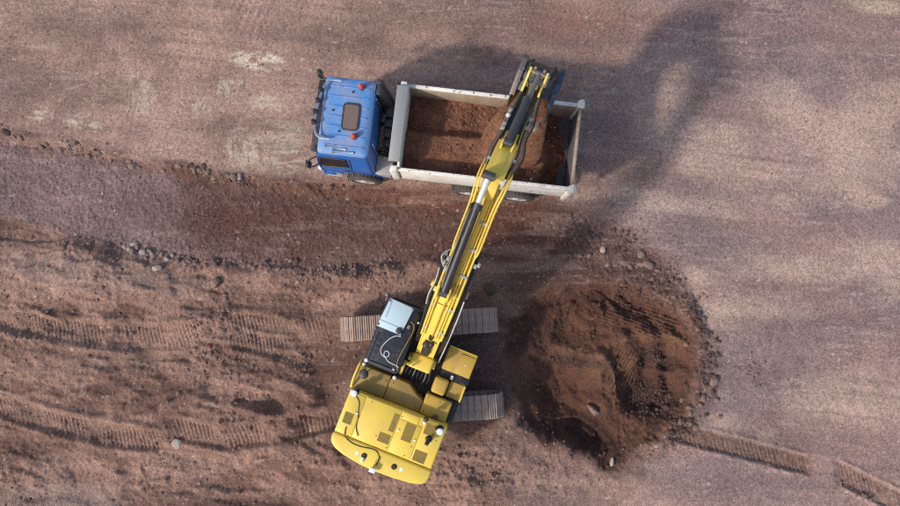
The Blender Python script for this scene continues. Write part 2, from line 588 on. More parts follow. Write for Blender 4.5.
# ground everywhere: grit, shallow tyre washboard on the road
Z += .006 * n_fine + .006 * n_grit + .004 * (vnoise(GX * 22, GY * 22, 7) - .5)
rut = fbm(GX * .07 + GY * .012, GY * 2.6 + GX * .30, .8, 4, 150, .6)
rut_m = np.clip(1 - churn - pit - midband * left_fade, 0, 1) * ss(-.2, .3, fbm(GX, GY, 3.0, 3, 151))
Z += rut_m * .020 * rut
wash = blob(275, 22, 70, 26, 12, .5, .3, 73)
phs = ((U * .94 + V * .34) / 7.0 + .7 * wig)
Z += wash * .008 * np.sin(2 * math.pi * phs) * ss(-.2, .3, n_mid)
tread = np.zeros_like(GX)
Z = Z * (1 - .75 * exc_stand) - .02 * exc_stand
Z = Z * (1 - .8 * truck_stand) - .01 * truck_stand
far = ss(16, 40, np.hypot(GX, GY))
Z = Z * (1 - far) + far * (.10 * fbm(GX, GY, 9, 3, 81) + .6 * fbm(GX, GY, 60, 3, 82) * ss(40, 120, np.hypot(GX, GY)))


def ground_z(x, y):
    i = np.clip(np.searchsorted(gx, x) - 1, 0, len(gx) - 2)
    j = np.clip(np.searchsorted(gy, y) - 1, 0, len(gy) - 2)
    return float(Z[j, i] * .25 + Z[j + 1, i] * .25 + Z[j, i + 1] * .25 + Z[j + 1, i + 1] * .25)


# --- soil colours (dry, damp, gravelly, freshly dug; some sun and shade painted in)
GAIN = .80
C = np.empty(GX.shape + (3,), np.float32)


def setc(col):
    C[:] = np.array(lin(*col), np.float32) * GAIN


def mixc(mask, col, amt=1.0):
    k = np.clip(mask * amt, 0, 1)[..., None].astype(np.float32)
    C[:] = C * (1 - k) + k * (np.array(lin(*col), np.float32) * GAIN)


blot = fbm(GX, GY * 1.4, 2.6, 5, 91)
blot2 = fbm(GX * .6, GY * 1.6, 1.2, 5, 92)
setc((150, 121, 110))
mixc(ss(-.1, .45, blot), (162, 130, 120), .8)
mixc(ss(-.05, .4, -blot), (128, 102, 96), .8)
mixc(ss(.0, .5, blot2), (120, 96, 92), .45)
mixc(ss(.1, .5, fbm(GX, GY, .8, 4, 93)), (112, 88, 82), .4)
# right-hand hardstanding: pinker and greyer
rgt = ss(600, 700, U + 25 * wig)
mixc(rgt, (150, 121, 117), .75)
mixc(rgt * ss(.0, .45, fbm(GX * .7, GY * 1.3, 2.2, 5, 94)), (128, 110, 112), .8)
mixc(rgt * ss(.05, .4, fbm(GX * .7, GY * 1.3, 1.7, 5, 95)), (176, 148, 136), .85)
mixc(blob(690, 235, 70, 26, 20, .6, .4, 96), (126, 108, 110), .75)
mixc(blob(770, 350, 60, 50, 0, .6, .4, 97), (138, 116, 116), .6)
mixc(blob(668, 95, 26, 52, 10, .5, .3, 98), (162, 136, 126), .7)  # sunlit gap between truck and boom shadows, painted paler into the colour
mixc(blob(800, 160, 60, 40, 20, .6, .4, 99), (164, 136, 130), .5)
mixc(blob(735, 35, 55, 40, 0, .7, .4, 100), (118, 98, 99), .6)  # cast shadow of boom elbow and arm, painted darker into the colour
mixc(blob(872, 4, 34, 9, 10, .4, .35, 101), (176, 154, 134), .8)
mixc(blob(720, 480, 110, 22, 8, .5, .3, 102), (130, 110, 108), .7)
for (bu, bv, ru, rv, a_) in ((860, 150, 45, 35, 20), (775, 268, 75, 13, 4), (745, 312, 62, 9, 3), (880, 262, 40, 18, 0), (700, 420, 40, 10, 6), (840, 400, 60, 25, 5), (790, 110, 40, 18, 30), (740, 175, 60, 12, 5), (660, 200, 45, 10, 8)):
    mixc(blob(bu, bv, ru, rv, a_, .7, .5, int(bu) % 90), (186, 158, 145), .6)
for (bu, bv, ru, rv, a_) in ((715, 250, 55, 22, 15), (780, 360, 55, 40, 0), (850, 330, 50, 14, 0), (690, 190, 40, 14, 10), (830, 210, 40, 20, 20), (880, 60, 40, 30, 0)):
    mixc(blob(bu, bv, ru, rv, a_, .7, .5, int(bu) % 80), (122, 103, 103), .55)
# upper-left road details
mixc(blob(258, 61, 25, 9, 6, .25, .5, 103) * ss(-.2, -.02, fbm(GX, GY * 1.8, .35, 4, 303, .6)), (190, 175, 158), .95)
mixc(blob(190, 42, 30, 20, 20, .6, .4, 104), (170, 138, 122), .6)
for (bu, bv, ru, rv, a_, sd) in ((270, 103, 18, 6, 5, 105), (244, 152, 22, 14, 0, 106), (285, 131, 22, 8, 4, 107), (140, 92, 9, 16, -25, 108),
                                 (40, 113, 9, 6, 0, 109), (228, 87, 16, 9, 0, 110), (82, 122, 16, 6, 10, 111), (203, 108, 10, 6, 0, 112), (290, 155, 14, 14, 0, 131)):
    stk = fbm(GX * .9, GY * 3.2, .30, 4, sd + 300, .6) if sd % 2 else fbm(GX * 3.0, GY * .9, .30, 4, sd + 300, .6)
    mixc(blob(bu, bv, ru * 1.15, rv * 1.15, a_, .5, .45, sd) * ss(.02, .14, stk + .12), (178, 161, 146), .8)
for (bu, bv, ru, rv) in ((70, 92, 75, 14), (70, 20, 60, 16), (340, 30, 60, 22), (250, 125, 50, 10), (470, 15, 110, 18)):
    mixc(blob(bu, bv, ru, rv, 5, .7, .5, int(bu)), (112, 90, 84), .55)
mixc(blob(590, 25, 70, 24, 0, .7, .4, 113), (128, 92, 84), .6)
# gravel band
mb = midband * left_fade
mixc(mb, (118, 96, 97), .9)
mixc(mb * ss(-.15, .4, blot2), (100, 80, 80), .6)
mixc(mb * ss(170, 205, U + 12 * wig) * (1 - ss(300, 340, U + 25 * wig)), (88, 58, 50), .8)
mixc(mb * ss(300, 350, U), (108, 80, 72), .7)
mixc(mb * ss(390, 450, U + 20 * wig), (92, 64, 56), .6)
mixc(mb * ss(.0, .4, n_small), (128, 108, 106), .35)
mixc(np.exp(-((V - L1 - 3) / 9.0) ** 2) * (1 - ss(330, 400, U)) * (.4 + .6 * ss(-.3, .3, n_mid)), (82, 55, 47), .75)
mixc(berm, (104, 70, 60), .45)
mixc(rub1, (112, 92, 88), .55)
mixc(ss(.12, .4, -rut) * rut_m, (108, 88, 83), .32)
mixc(ss(.15, .4, rut) * rut_m, (172, 145, 133), .24)
# strip of reddish loose soil right below the truck
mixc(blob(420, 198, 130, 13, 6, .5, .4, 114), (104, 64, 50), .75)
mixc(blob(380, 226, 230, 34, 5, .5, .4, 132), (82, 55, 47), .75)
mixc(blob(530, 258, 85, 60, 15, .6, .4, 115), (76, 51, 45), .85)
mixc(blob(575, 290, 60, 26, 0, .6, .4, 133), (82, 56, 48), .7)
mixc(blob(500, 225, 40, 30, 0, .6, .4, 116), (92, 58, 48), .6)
# churned soil
mixc(churn, (140, 108, 96), .9)
mixc(churn * ss(.0, .4, blot), (150, 118, 105), .6)
mixc(churn * ss(.05, .35, fbm(GX * .6, GY * 1.4, .9, 5, 117)), (102, 74, 65), .7)
mixc(churn * ss(.1, .5, fbm(GX * .6, GY * 1.4, 1.6, 4, 118)), (90, 64, 58), .6)
mixc(blob(80, 272, 120, 16, 8, .5, .3, 119) * churn, (146, 120, 112), .7)
mixc(blob(60, 500, 60, 14, 0, .6, .3, 120), (150, 128, 122), .6)
mixc(tracked, (148, 116, 102), .55)
mixc(rprint, (112, 86, 76), .8)
# pit and spoil
mixc(pit_soft * (1 - pit), (104, 76, 68), .65)
mixc(1 - ss(-16, 14, rad - rpit + 10 * n_small), (88, 59, 48), .9)
mixc(pit, (90, 59, 47), .8)
mixc(pit * ss(.1, .5, n_mid), (110, 78, 58), .5)
mixc(pit * ss(.1, .5, fbm(GX, GY, .7, 4, 121)), (70, 44, 37), .6)
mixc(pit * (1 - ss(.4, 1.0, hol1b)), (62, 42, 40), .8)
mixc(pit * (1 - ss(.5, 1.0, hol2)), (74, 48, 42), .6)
mixc(pit * rid, (108, 78, 58), .4)
mixc(pit * np.exp(-((V - poly([(530, 352), (560, 347), (600, 352), (640, 334), (690, 338)], U) - 3 * wig2) / 4) ** 2) * ss(525, 545, U) * (1 - ss(680, 698, U)), (124, 92, 66), .25)
mixc(pit * blob(626, 380, 14, 26, 8, .6, .5, 141), (112, 82, 60), .4)
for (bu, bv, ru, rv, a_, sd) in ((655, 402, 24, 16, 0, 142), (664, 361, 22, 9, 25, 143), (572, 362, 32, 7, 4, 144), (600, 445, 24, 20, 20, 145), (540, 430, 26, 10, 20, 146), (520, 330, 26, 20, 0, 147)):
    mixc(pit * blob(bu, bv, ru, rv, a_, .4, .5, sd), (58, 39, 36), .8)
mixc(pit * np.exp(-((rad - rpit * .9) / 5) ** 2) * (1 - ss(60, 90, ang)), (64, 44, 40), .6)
mixc(spoil * (1 - pit), (88, 64, 60), .8)
mixc(lip * ss(-.1, .3, n_small), (70, 48, 43), .75)
mixc(bm_ * ss(-.1, .3, n_mid), (134, 104, 92), .5)
mixc((1 - ss(-40, 60, np.abs(U - 480) - 60)) * (1 - ss(0, 30, np.abs(V - 365) - 40)) * (1 - pit), (92, 64, 56), .7)  # shade of the excavator house between the tracks, painted into the soil colour
mixc(far, (140, 112, 104), .7)
lane = fbm(GX * .22 + GY * .03, GY * 1.9, .9, 5, 140, .6)
mixc(ss(.12, .45, lane) * (1 - pit) * (1 - churn * .6), (170, 142, 130), .24)
mixc(ss(.12, .45, -lane) * (1 - pit) * (1 - churn * .6), (104, 84, 80), .26)
lum = C @ np.array((.3, .55, .15), np.float32)
C[:] = C * .94 + lum[..., None] * .06
C *= np.array((1.0, .975, .895), np.float32)
C *= (1 - .07 * rgt * (1 - pit))[..., None].astype(np.float32)
C *= (1 - .10 * churn - .06 * pit)[..., None].astype(np.float32)
crk = np.abs(fbm(GX * .8, GY * 1.5, 1.1, 5, 160, .6))
mixc((1 - ss(.0, .022, crk)) * np.clip(1 - pit - churn * .7, 0, 1) * ss(.0, .4, fbm(GX, GY, 1.8, 3, 161)), (92, 74, 70), .5)
scr = fbm(GX * .5 + GY * .1, GY * 3.5, .45, 5, 162, .65)
mixc(ss(.22, .34, scr) * np.clip(1 - pit - churn * .5 - .6 * mb, 0, 1) * ss(-.05, .3, fbm(GX, GY, 2.2, 3, 163)), (178, 153, 140), .30)
# grain: pale grit and dark crumbs
g1 = (vnoise(GX * 21, GY * 21, 201) - .5) * 2
C *= (1 + .12 * n_grit + .14 * n_small + .07 * g1 + .10 * n_mid)[..., None]
spk = ss(.86, .97, vnoise(GX * 17 + 5, GY * 17, 202)) * ss(.3, .7, vnoise(GX * 2.3, GY * 2.3, 203))
mixc(spk * (1 - .75 * pit), (196, 176, 160), .55)
spd = ss(.84, .97, vnoise(GX * 13 + 9, GY * 13, 204))
mixc(spd, (72, 52, 48), .35)

ny, nx = GX.shape
me = bpy.data.meshes.new('ground')
co = np.stack([GX, GY, Z], -1).reshape(-1, 3).astype(np.float32)
me.vertices.add(nx * ny)
me.vertices.foreach_set('co', co.ravel())
idx = np.arange(nx * ny).reshape(ny, nx)
q = np.stack([idx[:-1, :-1], idx[:-1, 1:], idx[1:, 1:], idx[1:, :-1]], -1).reshape(-1, 4).astype(np.int32)
nq = len(q)
me.loops.add(nq * 4)
me.loops.foreach_set('vertex_index', q.ravel())
me.polygons.add(nq)
me.polygons.foreach_set('loop_start', np.arange(0, nq * 4, 4, dtype=np.int32))
me.polygons.foreach_set('loop_total', np.full(nq, 4, np.int32))
me.update(calc_edges=True)
me.shade_smooth()
at = me.color_attributes.new('soil', 'FLOAT_COLOR', 'POINT')
at.data.foreach_set('color', np.concatenate([C.reshape(-1, 3), np.ones((nx * ny, 1), np.float32)], 1).ravel())


def soil_material(name, attr=None, base=(.2, .12, .09), bump=.5):
    m = bpy.data.materials.new(name)
    m.use_nodes = True
    N, L = m.node_tree.nodes, m.node_tree.links
    b = N['Principled BSDF']
    b.inputs['Roughness'].default_value = .93
    b.inputs['Specular IOR Level'].default_value = .25
    g = N.new('ShaderNodeNewGeometry')
    n1 = N.new('ShaderNodeTexNoise')
    n1.inputs['Scale'].default_value = 34
    n1.inputs['Detail'].default_value = 6
    n1.inputs['Roughness'].default_value = .75
    L.new(g.outputs['Position'], n1.inputs['Vector'])
    mr = N.new('ShaderNodeMapRange')
    mr.inputs[1].default_value = .25
    mr.inputs[2].default_value = .75
    mr.inputs[3].default_value = .86
    mr.inputs[4].default_value = 1.14
    L.new(n1.outputs[0], mr.inputs[0])
    vo = N.new('ShaderNodeTexVoronoi')
    vo.inputs['Scale'].default_value = 29
    L.new(g.outputs['Position'], vo.inputs['Vector'])
    sp = N.new('ShaderNodeSeparateColor')
    L.new(vo.outputs['Color'], sp.inputs[0])
    cr1 = N.new('ShaderNodeValToRGB')
    for p_, c_ in ((.0, .78), (.05, .97), (.93, 1.02), (.965, 1.4), (1.0, 1.9)):
        e_ = cr1.color_ramp.elements.new(p_) if p_ not in (0.0, 1.0) else cr1.color_ramp.elements[int(p_)]
        e_.color = (c_ / 2, c_ / 2, c_ / 2, 1)
    L.new(sp.outputs[0], cr1.inputs[0])
    mm = N.new('ShaderNodeMath')
    mm.operation = 'MULTIPLY'
    L.new(mr.outputs[0], mm.inputs[0])
    L.new(cr1.outputs[0], mm.inputs[1])
    m2_ = N.new('ShaderNodeMath')
    m2_.operation = 'MULTIPLY'
    m2_.inputs[1].default_value = 2.0
    L.new(mm.outputs[0], m2_.inputs[0])
    hv = N.new('ShaderNodeHueSaturation')
    if attr:
        a = N.new('ShaderNodeAttribute')
        a.attribute_name = attr
        L.new(a.outputs['Color'], hv.inputs['Color'])
    else:
        n0 = N.new('ShaderNodeTexNoise')
        n0.inputs['Scale'].default_value = 2.2
        n0.inputs['Detail'].default_value = 6
        L.new(g.outputs['Position'], n0.inputs['Vector'])
        cr = N.new('ShaderNodeValToRGB')
        cr.color_ramp.elements[0].position = .35
        cr.color_ramp.elements[1].position = .68
        cr.color_ramp.elements[0].color = (base[0] * .72, base[1] * .70, base[2] * .68, 1)
        cr.color_ramp.elements[1].color = (base[0] * 1.3, base[1] * 1.3, base[2] * 1.28, 1)
        L.new(n0.outputs[0], cr.inputs[0])
        L.new(cr.outputs[0], hv.inputs['Color'])
    L.new(m2_.outputs[0], hv.inputs['Value'])
    L.new(hv.outputs[0], b.inputs['Base Color'])
    n2 = N.new('ShaderNodeTexNoise')
    n2.inputs['Scale'].default_value = 34
    n2.inputs['Detail'].default_value = 5
    n2.inputs['Roughness'].default_value = .7
    L.new(g.outputs['Position'], n2.inputs['Vector'])
    bp = N.new('ShaderNodeBump')
    bp.inputs['Strength'].default_value = bump
    bp.inputs['Distance'].default_value = .035
    L.new(n2.outputs[0], bp.inputs['Height'])
    L.new(bp.outputs[0], b.inputs['Normal'])
    return m


me.materials.append(soil_material('soil_ground', 'soil', bump=.6))
ground = bpy.data.objects.new('ground', me)
COL.objects.link(ground)
tag(ground, 'red brown construction site ground with ruts, crawler prints and an excavated pit', 'ground', kind='structure')

# ================================================================== LOOSE STONES
rng = random.Random(5)
nrng = np.random.RandomState(9)
ico = bmesh.new()
bmesh.ops.create_icosphere(ico, subdivisions=1, radius=1.0)
ICO_V = np.array([v.co[:] for v in ico.verts], np.float32)
ico.verts.index_update()
ICO_F = np.array([[v.index for v in f.verts] for f in ico.faces], np.int32)
ico.free()


def pebbles(name, pts, m, label):
    """pts: (x, y, z, radius): joined field of tiny angular stones nobody could count"""
    n = len(pts)
    vs = np.repeat(ICO_V[None], n, 0)
    vs = vs * (1 + .30 * (nrng.rand(n, len(ICO_V), 1) - .5))
    sc = np.stack([.75 + .6 * nrng.rand(n), .75 + .6 * nrng.rand(n), .5 + .4 * nrng.rand(n)], -1)[:, None]
    vs = vs * sc * np.array([p[3] for p in pts])[:, None, None]
    a = nrng.rand(n) * 6.28
    ca, sa = np.cos(a)[:, None], np.sin(a)[:, None]
    x, y = vs[..., 0] * ca - vs[..., 1] * sa, vs[..., 0] * sa + vs[..., 1] * ca
    vs = np.stack([x, y, vs[..., 2]], -1) + np.array([p[:3] for p in pts])[:, None]
    fs = (ICO_F[None] + (np.arange(n) * len(ICO_V))[:, None, None]).reshape(-1, 3)
    pm = bpy.data.meshes.new(name)
    pm.from_pydata(vs.reshape(-1, 3).tolist(), [], fs.tolist())
    pm.materials.append(M[m])
    o = bpy.data.objects.new(name, pm)
    COL.objects.link(o)
    tag(o, label, 'gravel', kind='stuff')
    return o


def scatter(mask, n, rmin, rmax, power=2.5):
    pr = mask.copy().ravel()
    inside = ((GX > -14.5) & (GX < 14.5) & (GY > -7) & (GY < 9.8)).ravel()
    pr = np.clip(pr, 0, None) * inside
    pr /= pr.sum()
    ids = nrng.choice(len(pr), n, p=pr)
    X, Y, ZZ = GX.ravel()[ids], GY.ravel()[ids], Z.ravel()[ids]
    r = rmin + (rmax - rmin) * nrng.rand(n) ** power
    keep = []
    for x, y, z, rr in zip(X, Y, ZZ, r):
        keep.append((x + nrng.rand() * .03, y + nrng.rand() * .03, z + rr * (.1 - .35 * nrng.rand()), rr))
    return keep


patch = ss(.35, .8, vnoise(GX * 1.3, GY * 1.3, 215)) + .12
base_m = (.25 + ss(-.2, .5, blot)) * (1 - pit * .7) * (1 - exc_stand * .5) * (.2 + ss(.3, .8, vnoise(GX * .9, GY * .9, 211)))
pebbles('pale_grit', scatter(base_m, 2400, .008, .022, 3), 'rockpale', 'tiny pale grit specks strewn over the whole site')
pebbles('brown_grit', scatter(base_m + 1.5 * mb + churn, 3200, .008, .030, 3), 'rock', 'small brown gravel strewn over road and churned soil')
pebbles('band_gravel', scatter(mb * (1 - ss(330, 420, U)) + .3 * mb, 2600, .008, .026, 2.5), 'rock', 'grey brown gravel covering the long dark band left of the truck')
pebbles('berm_rubble', scatter((berm * (1 - ss(300, 360, U)) + .05 * berm) * patch ** 2, 420, .010, .07, 3.5), 'rockdark', 'dark rubble heaped along the edge of the upper road')
pebbles('berm_stones', scatter(berm * (1 - ss(280, 360, U)) * patch ** 2, 160, .010, .06, 3.5), 'rock', 'brown stones lying in the road edge berm')
pebbles('row_rubble', scatter(rub1 * patch ** 2, 420, .010, .06, 3.5), 'rock', 'brown rubble along the lower edge of the gravel band')
pebbles('pit_rim_rubble', scatter((spoil + lip * .6) * patch ** 2, 1300, .010, .075, 3.5), 'rockdark', 'dark clods of dug soil heaped around the pit rim')
pebbles('pit_rim_stones', scatter((spoil + lip * .6) * patch, 260, .014, .07, 3), 'clodpink', 'brown stones among the clods on the pit rim')
pebbles('pit_crumbs', scatter(pit * .25 + pit * (blob(655, 402, 24, 16, 0, .4, .5, 142) + blob(664, 361, 22, 9, 25, .4, .5, 143) + blob(572, 362, 32, 7, 4, .4, .5, 144)) * 3, 1900, .008, .055, 3.2), 'rockdark', 'dark crumbs of soil fallen inside the pit')
pebbles('earth_clods', scatter((lump * 1.5 + .25 * churn) * patch, 2600, .012, .07, 3), 'clodpink', 'crumbly earth clods half sunk in the churned soil left of the excavator')
clus = blob(755, 372, 9, 14, 0, .6, .5, 152) + .8 * blob(740, 368, 10, 3, 0, .6, .5, 153) + blob(850, 486, 16, 9, 25, .6, .5, 154) + .6 * blob(520, 470, 70, 30, 10, .6, .5, 155) * patch
pebbles('scattered_clods', scatter(clus, 420, .010, .06, 3), 'clodpink', 'small heaps of clods on the packed ground near the pit')
roadm = np.clip(1 - churn - pit - midband * left_fade, 0, 1) * patch ** 2
pebbles('road_clods', scatter(roadm, 1500, .010, .04, 3.5), 'clodpink', 'small earth crumbs lying on the packed road surface')
pebbles('churn_clods', scatter(lump + .1 * churn, 700, .010, .05, 3.5), 'rock', 'brown clods on the churned soil left of the excavator')


def rock_mesh(seed, sub=2):
    rr = random.Random(seed)
    bm = bmesh.new()
    bmesh.ops.create_icosphere(bm, subdivisions=sub, radius=1)
    planes = []
    for k in range(9):
        d = Vector((rr.gauss(0, 1), rr.gauss(0, 1), rr.gauss(0, 1))).normalized()
        planes.append((d, .62 + .3 * rr.random()))
    for v in bm.verts:
        for d, h in planes:
            t = v.co.dot(d)
            if t > h:
                v.co -= d * (t - h)
        v.co *= 1 + .06 * (rr.random() - .5)
    m_ = bpy.data.meshes.new('rock')
    bm.to_mesh(m_)
    bm.free()
    return m_


ROCKS = [rock_mesh(k) for k in range(6)]
for r_ in ROCKS: r_.materials.append(M['rock'])
_rk = 0


def rock(px, py, size_px, m, label, group=None, asp=.8, hh=.6, rot=None, name='rock'):
    global _rk
    x, y = P(px, py, 0)
    _rk += 1
    me_ = ROCKS[_rk % 6]
    o = bpy.data.objects.new(name, me_)
    COL.objects.link(o)
    s_ = size_px / 33.0 / 2 * 1.1
    z = ground_z(x, y)
    o.location = (x, y, z + s_ * hh * .12)
    o.scale = (s_, s_ * asp, s_ * hh)
    o.rotation_euler = (0, 0, rng.random() * 6.28 if rot is None else rot)
    if o.material_slots:
        o.material_slots[0].link = 'OBJECT'
        o.material_slots[0].material = M[m]
    tag(o, label, 'stone', group)
    return o


rock(158, 268, 10, 'rockpale', 'largest white stone, lying just below the left rubble row', asp=.75, rot=.2)
rock(216, 283, 11, 'rock', 'round brown boulder below the gravel band with a dark hollow beside it', asp=.95, hh=.8)
rock(240, 177, 7, 'rockpale', 'single pale stone on the road edge left of the blue truck cab')
rock(489, 289, 13, 'rockdark', 'dark angular boulder between the boom and the pit, above the right crawler end', asp=.9, hh=.7)
rock(179, 443, 12, 'rockpale', 'broad flat pale stone in the crawler print left of the counterweight', asp=.8, hh=.35)
rock(596, 412, 15, 'rock', 'pinkish rock face jutting out in the middle of the pit', asp=.5, hh=.8, rot=2.3)
rock(612, 462, 9, 'rockpale', 'upright pale shard at the lower lip of the pit', asp=.45, hh=.8, rot=1.4)
rock(603, 250, 8, 'rockpale', 'palest stone in the rubble above the pit')
rock(648, 265, 11, 'rock', 'large pink brown block in the rubble at the upper right pit rim')
rock(641, 255, 8, 'rock', 'squarish brown block touching the large pink block above the pit', asp=.9)
rock(713, 381, 13, 'rock', 'flat pink slab standing at the right edge of the pit', asp=.6, rot=1.2)
rock(131, 165, 10, 'rock', 'biggest brown stone cluster piece on the road edge berm', asp=.8)
rock(5, 132, 10, 'rockdark', 'dark stone on the berm at the left border of the picture')
for (px, py, s_) in [(122, 246, 6), (131, 244, 7), (137, 248, 6), (141, 252, 8), (128, 250, 5), (152, 253, 5), (149, 250, 7), (160, 255, 6), (165, 259, 5), (171, 256, 5),
                     (117, 244, 5), (135, 243, 5), (177, 261, 6), (146, 257, 5)]:
    rock(px + rng.uniform(-1, 1), py + rng.uniform(-1, 1), s_, rng.choice(['rockpale', 'rock', 'rock']), 'small stone in the rubble row below the left half of the gravel band', 'stones in the left rubble row')
for k in range(14):
    px = 192 + k * 8 + rng.uniform(-3, 3)
    rock(px, 261 + rng.uniform(-5, 5) + k * .3, rng.uniform(4, 6.5), rng.choice(['rock', 'rock', 'rockdark']), 'small stone in the dark rubble below the middle of the gravel band', 'stones in the middle rubble row')
for k in range(18):
    px = 8 + k * 13 + rng.uniform(-5, 5)
    py = float(np.interp(px, [0, 60, 120, 180, 250], [133, 146, 160, 169, 183])) + rng.uniform(-4, 5)
    rock(px, py, rng.uniform(4, 8), rng.choice(['rock', 'clodpink', 'rock']), 'fist sized stone in the berm along the upper road edge', 'stones in the road edge berm')
for k in range(26):
    t = k / 25
    px = float(np.interp(t, [0, .35, .7, 1], [590, 645, 695, 712])) + rng.uniform(-14, 14)
    py = float(np.interp(t, [0, .35, .7, 1], [240, 268, 315, 400])) + rng.uniform(-10, 10)
    rock(px, py, rng.uniform(4, 7.5), rng.choice(['clodpink', 'rockdark', 'rockdark']), 'clod of dug earth or stone on the upper right rim of the pit', 'clods on the upper right pit rim')
for k in range(12):
    px, py = rng.uniform(650, 720), rng.uniform(385, 430)
    rock(px, py, rng.uniform(5, 9), rng.choice(['clodpink', 'rockdark']), 'clod on the broken right rim of the pit above the single crawler print', 'clods on the lower right pit rim')

# ================================================================== TIPPER TRUCK  (local x forward, y left)
truck = empty('dump_truck', (TRUCK[0], TRUCK[1], 0), T_ANG)
tag(truck, 'blue cab tipper truck with dirty white bed being loaded with soil', 'truck')
b = B()
for y in (-.42, .42): b.box(-2.35, 4.05, y - .04, y + .04, .72, .98, .01)
for x in (-2.2, -.7, .8, 2.3, 3.8): b.box(x - .05, x + .05, -.4, .4, .78, .92, .01)
for x in (0, -1.41, 3.09):
    b.cyl((x, -.95, .5), (x, .95, .5), .07)
b.build('chassis', 'under', truck)


def wheel(x, side, w):
    yo = side * 1.29
    t = empty('wheel', (x, yo, .5), 0, truck)
    s_ = -side
    # tyre with tread shoulders
    bb = B()
    bb.lathe((0, 0, 0), (0, s_, 0), [(.035, .30), (.0, .36), (.012, .45), (.05, .495), (.10, .505), (w - .1, .505), (w - .05, .495), (w - .01, .45), (w, .34), (w - .03, .30)], 40)
    ty = bb.build('tyre', 'tyre', t)
    bb = B()
    for k in range(30):
        a = 2 * math.pi * k / 30
        m_ = Matrix.Rotation(a, 4, 'Y')
        bb.box(-.022, .022, min(s_ * .06, s_ * (w - .06)), max(s_ * .06, s_ * (w - .06)), .500, .52, 0, 1, m_)
    bb.build('tread', 'tyre', t)
    bb = B()
    bb.lathe((0, 0, 0), (0, s_, 0), [(.03, .31), (.02, .30), (.03, .275), (.13, .25), (.15, .16), (.10, .13), (.02, .12), (-.01, .09), (-.012, .02)], 32)
    for k in range(10):
        a = 2 * math.pi * k / 10
        p = Vector((.205 * math.cos(a), s_ * .135, .205 * math.sin(a)))
        bb.cyl(p, p + Vector((0, -s_ * .05, 0)), .018, n=6)
    bb.build('rim', 'rim', t)
    return t


for sd in (1, -1):
    wheel(3.09, sd, .32)
    wheel(0, sd, .58)
    wheel(-1.41, sd, .58)

# --- cab
b = B()
CY = -.03
b.loft([(1.10, 2.74, 4.24, -1.13, 1.13, .10), (1.18, 2.72, 4.30, -1.16, 1.16, .12), (1.72, 2.72, 4.30, -1.16, 1.16, .12), (1.80, 2.73, 4.28, -1.14, 1.14, .12),
        (2.72, 2.74, 4.13, -1.06, 1.03, .12), (2.86, 2.75, 4.09, -1.045, 1.005, .12)])
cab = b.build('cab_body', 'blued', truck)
b = B()
b.loft([(2.862, 2.745, 4.10, -1.05, 1.01, .13), (2.95, 2.76, 4.08, -1.035, .995, .12), (3.0, 2.82, 4.02, -.975, .935, .11), (3.02, 2.92, 3.92, -.88, .84, .10)])
for k in range(7):
    y = -.78 + k * .26
    b.box(2.88, 3.05, y - .02, y + .02, 3.0, 3.037, .012)
    b.box(3.56, 3.92, y - .02, y + .02, 3.0, 3.037, .012)
    if abs(y - .02) > .4:
        b.box(3.04, 3.57, y - .02, y + .02, 3.0, 3.037, .012)
roof = b.build('cab_roof', 'blue', truck)
hx0, hx1 = 3.10, 3.50
b = B()
b.loft([(3.015, hx0 - .03, hx1 + .03, -.37, .36, .10), (3.05, hx0 - .03, hx1 + .03, -.37, .36, .10), (3.055, hx0, hx1, -.34, .33, .08), (3.035, hx0 + .005, hx1 - .005, -.335, .325, .075)])
b.build('roof_hatch_frame', 'dgrey', roof)
b = B()
b.loft([(3.03, hx0 + .01, hx1 - .01, -.33, .32, .07), (3.047, hx0 + .012, hx1 - .012, -.325, .315, .07)])
b.build('roof_hatch', 'hatch', roof)
for (px, py) in ((361.5, 86.5), (353.8, 136)):
    x, y = TL(px, py, 3.1)
    b = B()
    b.cyl((x, y, 3.01), (x, y, 3.06), .085, .08, 18)
    bc = b.build('beacon', 'dgrey', truck)
    b = B()
    b.lathe((x, y, 3.06), (0, 0, 1), [(0, .074), (.09, .07), (.14, .055), (.165, .02)], 18)
    b.build('beacon_lens', 'amber', bc)
# small roof vents
b = B()
for px, py in ((333, 110), (353, 92), (339, 131)):
    x, y = TL(px, py, 3.03)
    b.cyl((x, y, 3.0), (x, y, 3.05), .03, .025, 10)
b.build('roof_vent', 'black', roof)
# chrome lamp bar with four spotlights
pts = [TL(341, 80.5, 3.12), TL(331, 80, 3.12), TL(324, 86, 3.12), TL(320, 97, 3.12), TL(316, 112, 3.12), TL(314.5, 127, 3.12), TL(316, 134, 3.12), TL(320, 137.3, 3.12), TL(329, 138.5, 3.12)]
b = B()
b.tube([(x, y, 3.12) for x, y in pts], .032, 10)
for (x, y) in (pts[1], pts[2], pts[6], pts[-2]):
    b.cyl((x - .05, y, 3.11), (x - .12, y, 2.97), .02, n=8)
bar = b.build('lamp_bar', 'chrome', truck)
for (px, py) in ((321.5, 90), (318.8, 100.5), (316.3, 111.5), (314.8, 122)):
    x, y = TL(px, py, 3.1)
    b = B()
    b.lathe((x - .06, y, 3.13), (1, .03, -.05), [(0, .04), (.03, .065), (.09, .078), (.12, .078)], 18)
    l_ = b.build('spot_lamp', 'black', truck)
    b = B()
    b.cyl((x + .058, y, 3.126), (x + .066, y, 3.125), .07, n=18)
    b.build('lens', 'glass', l_)
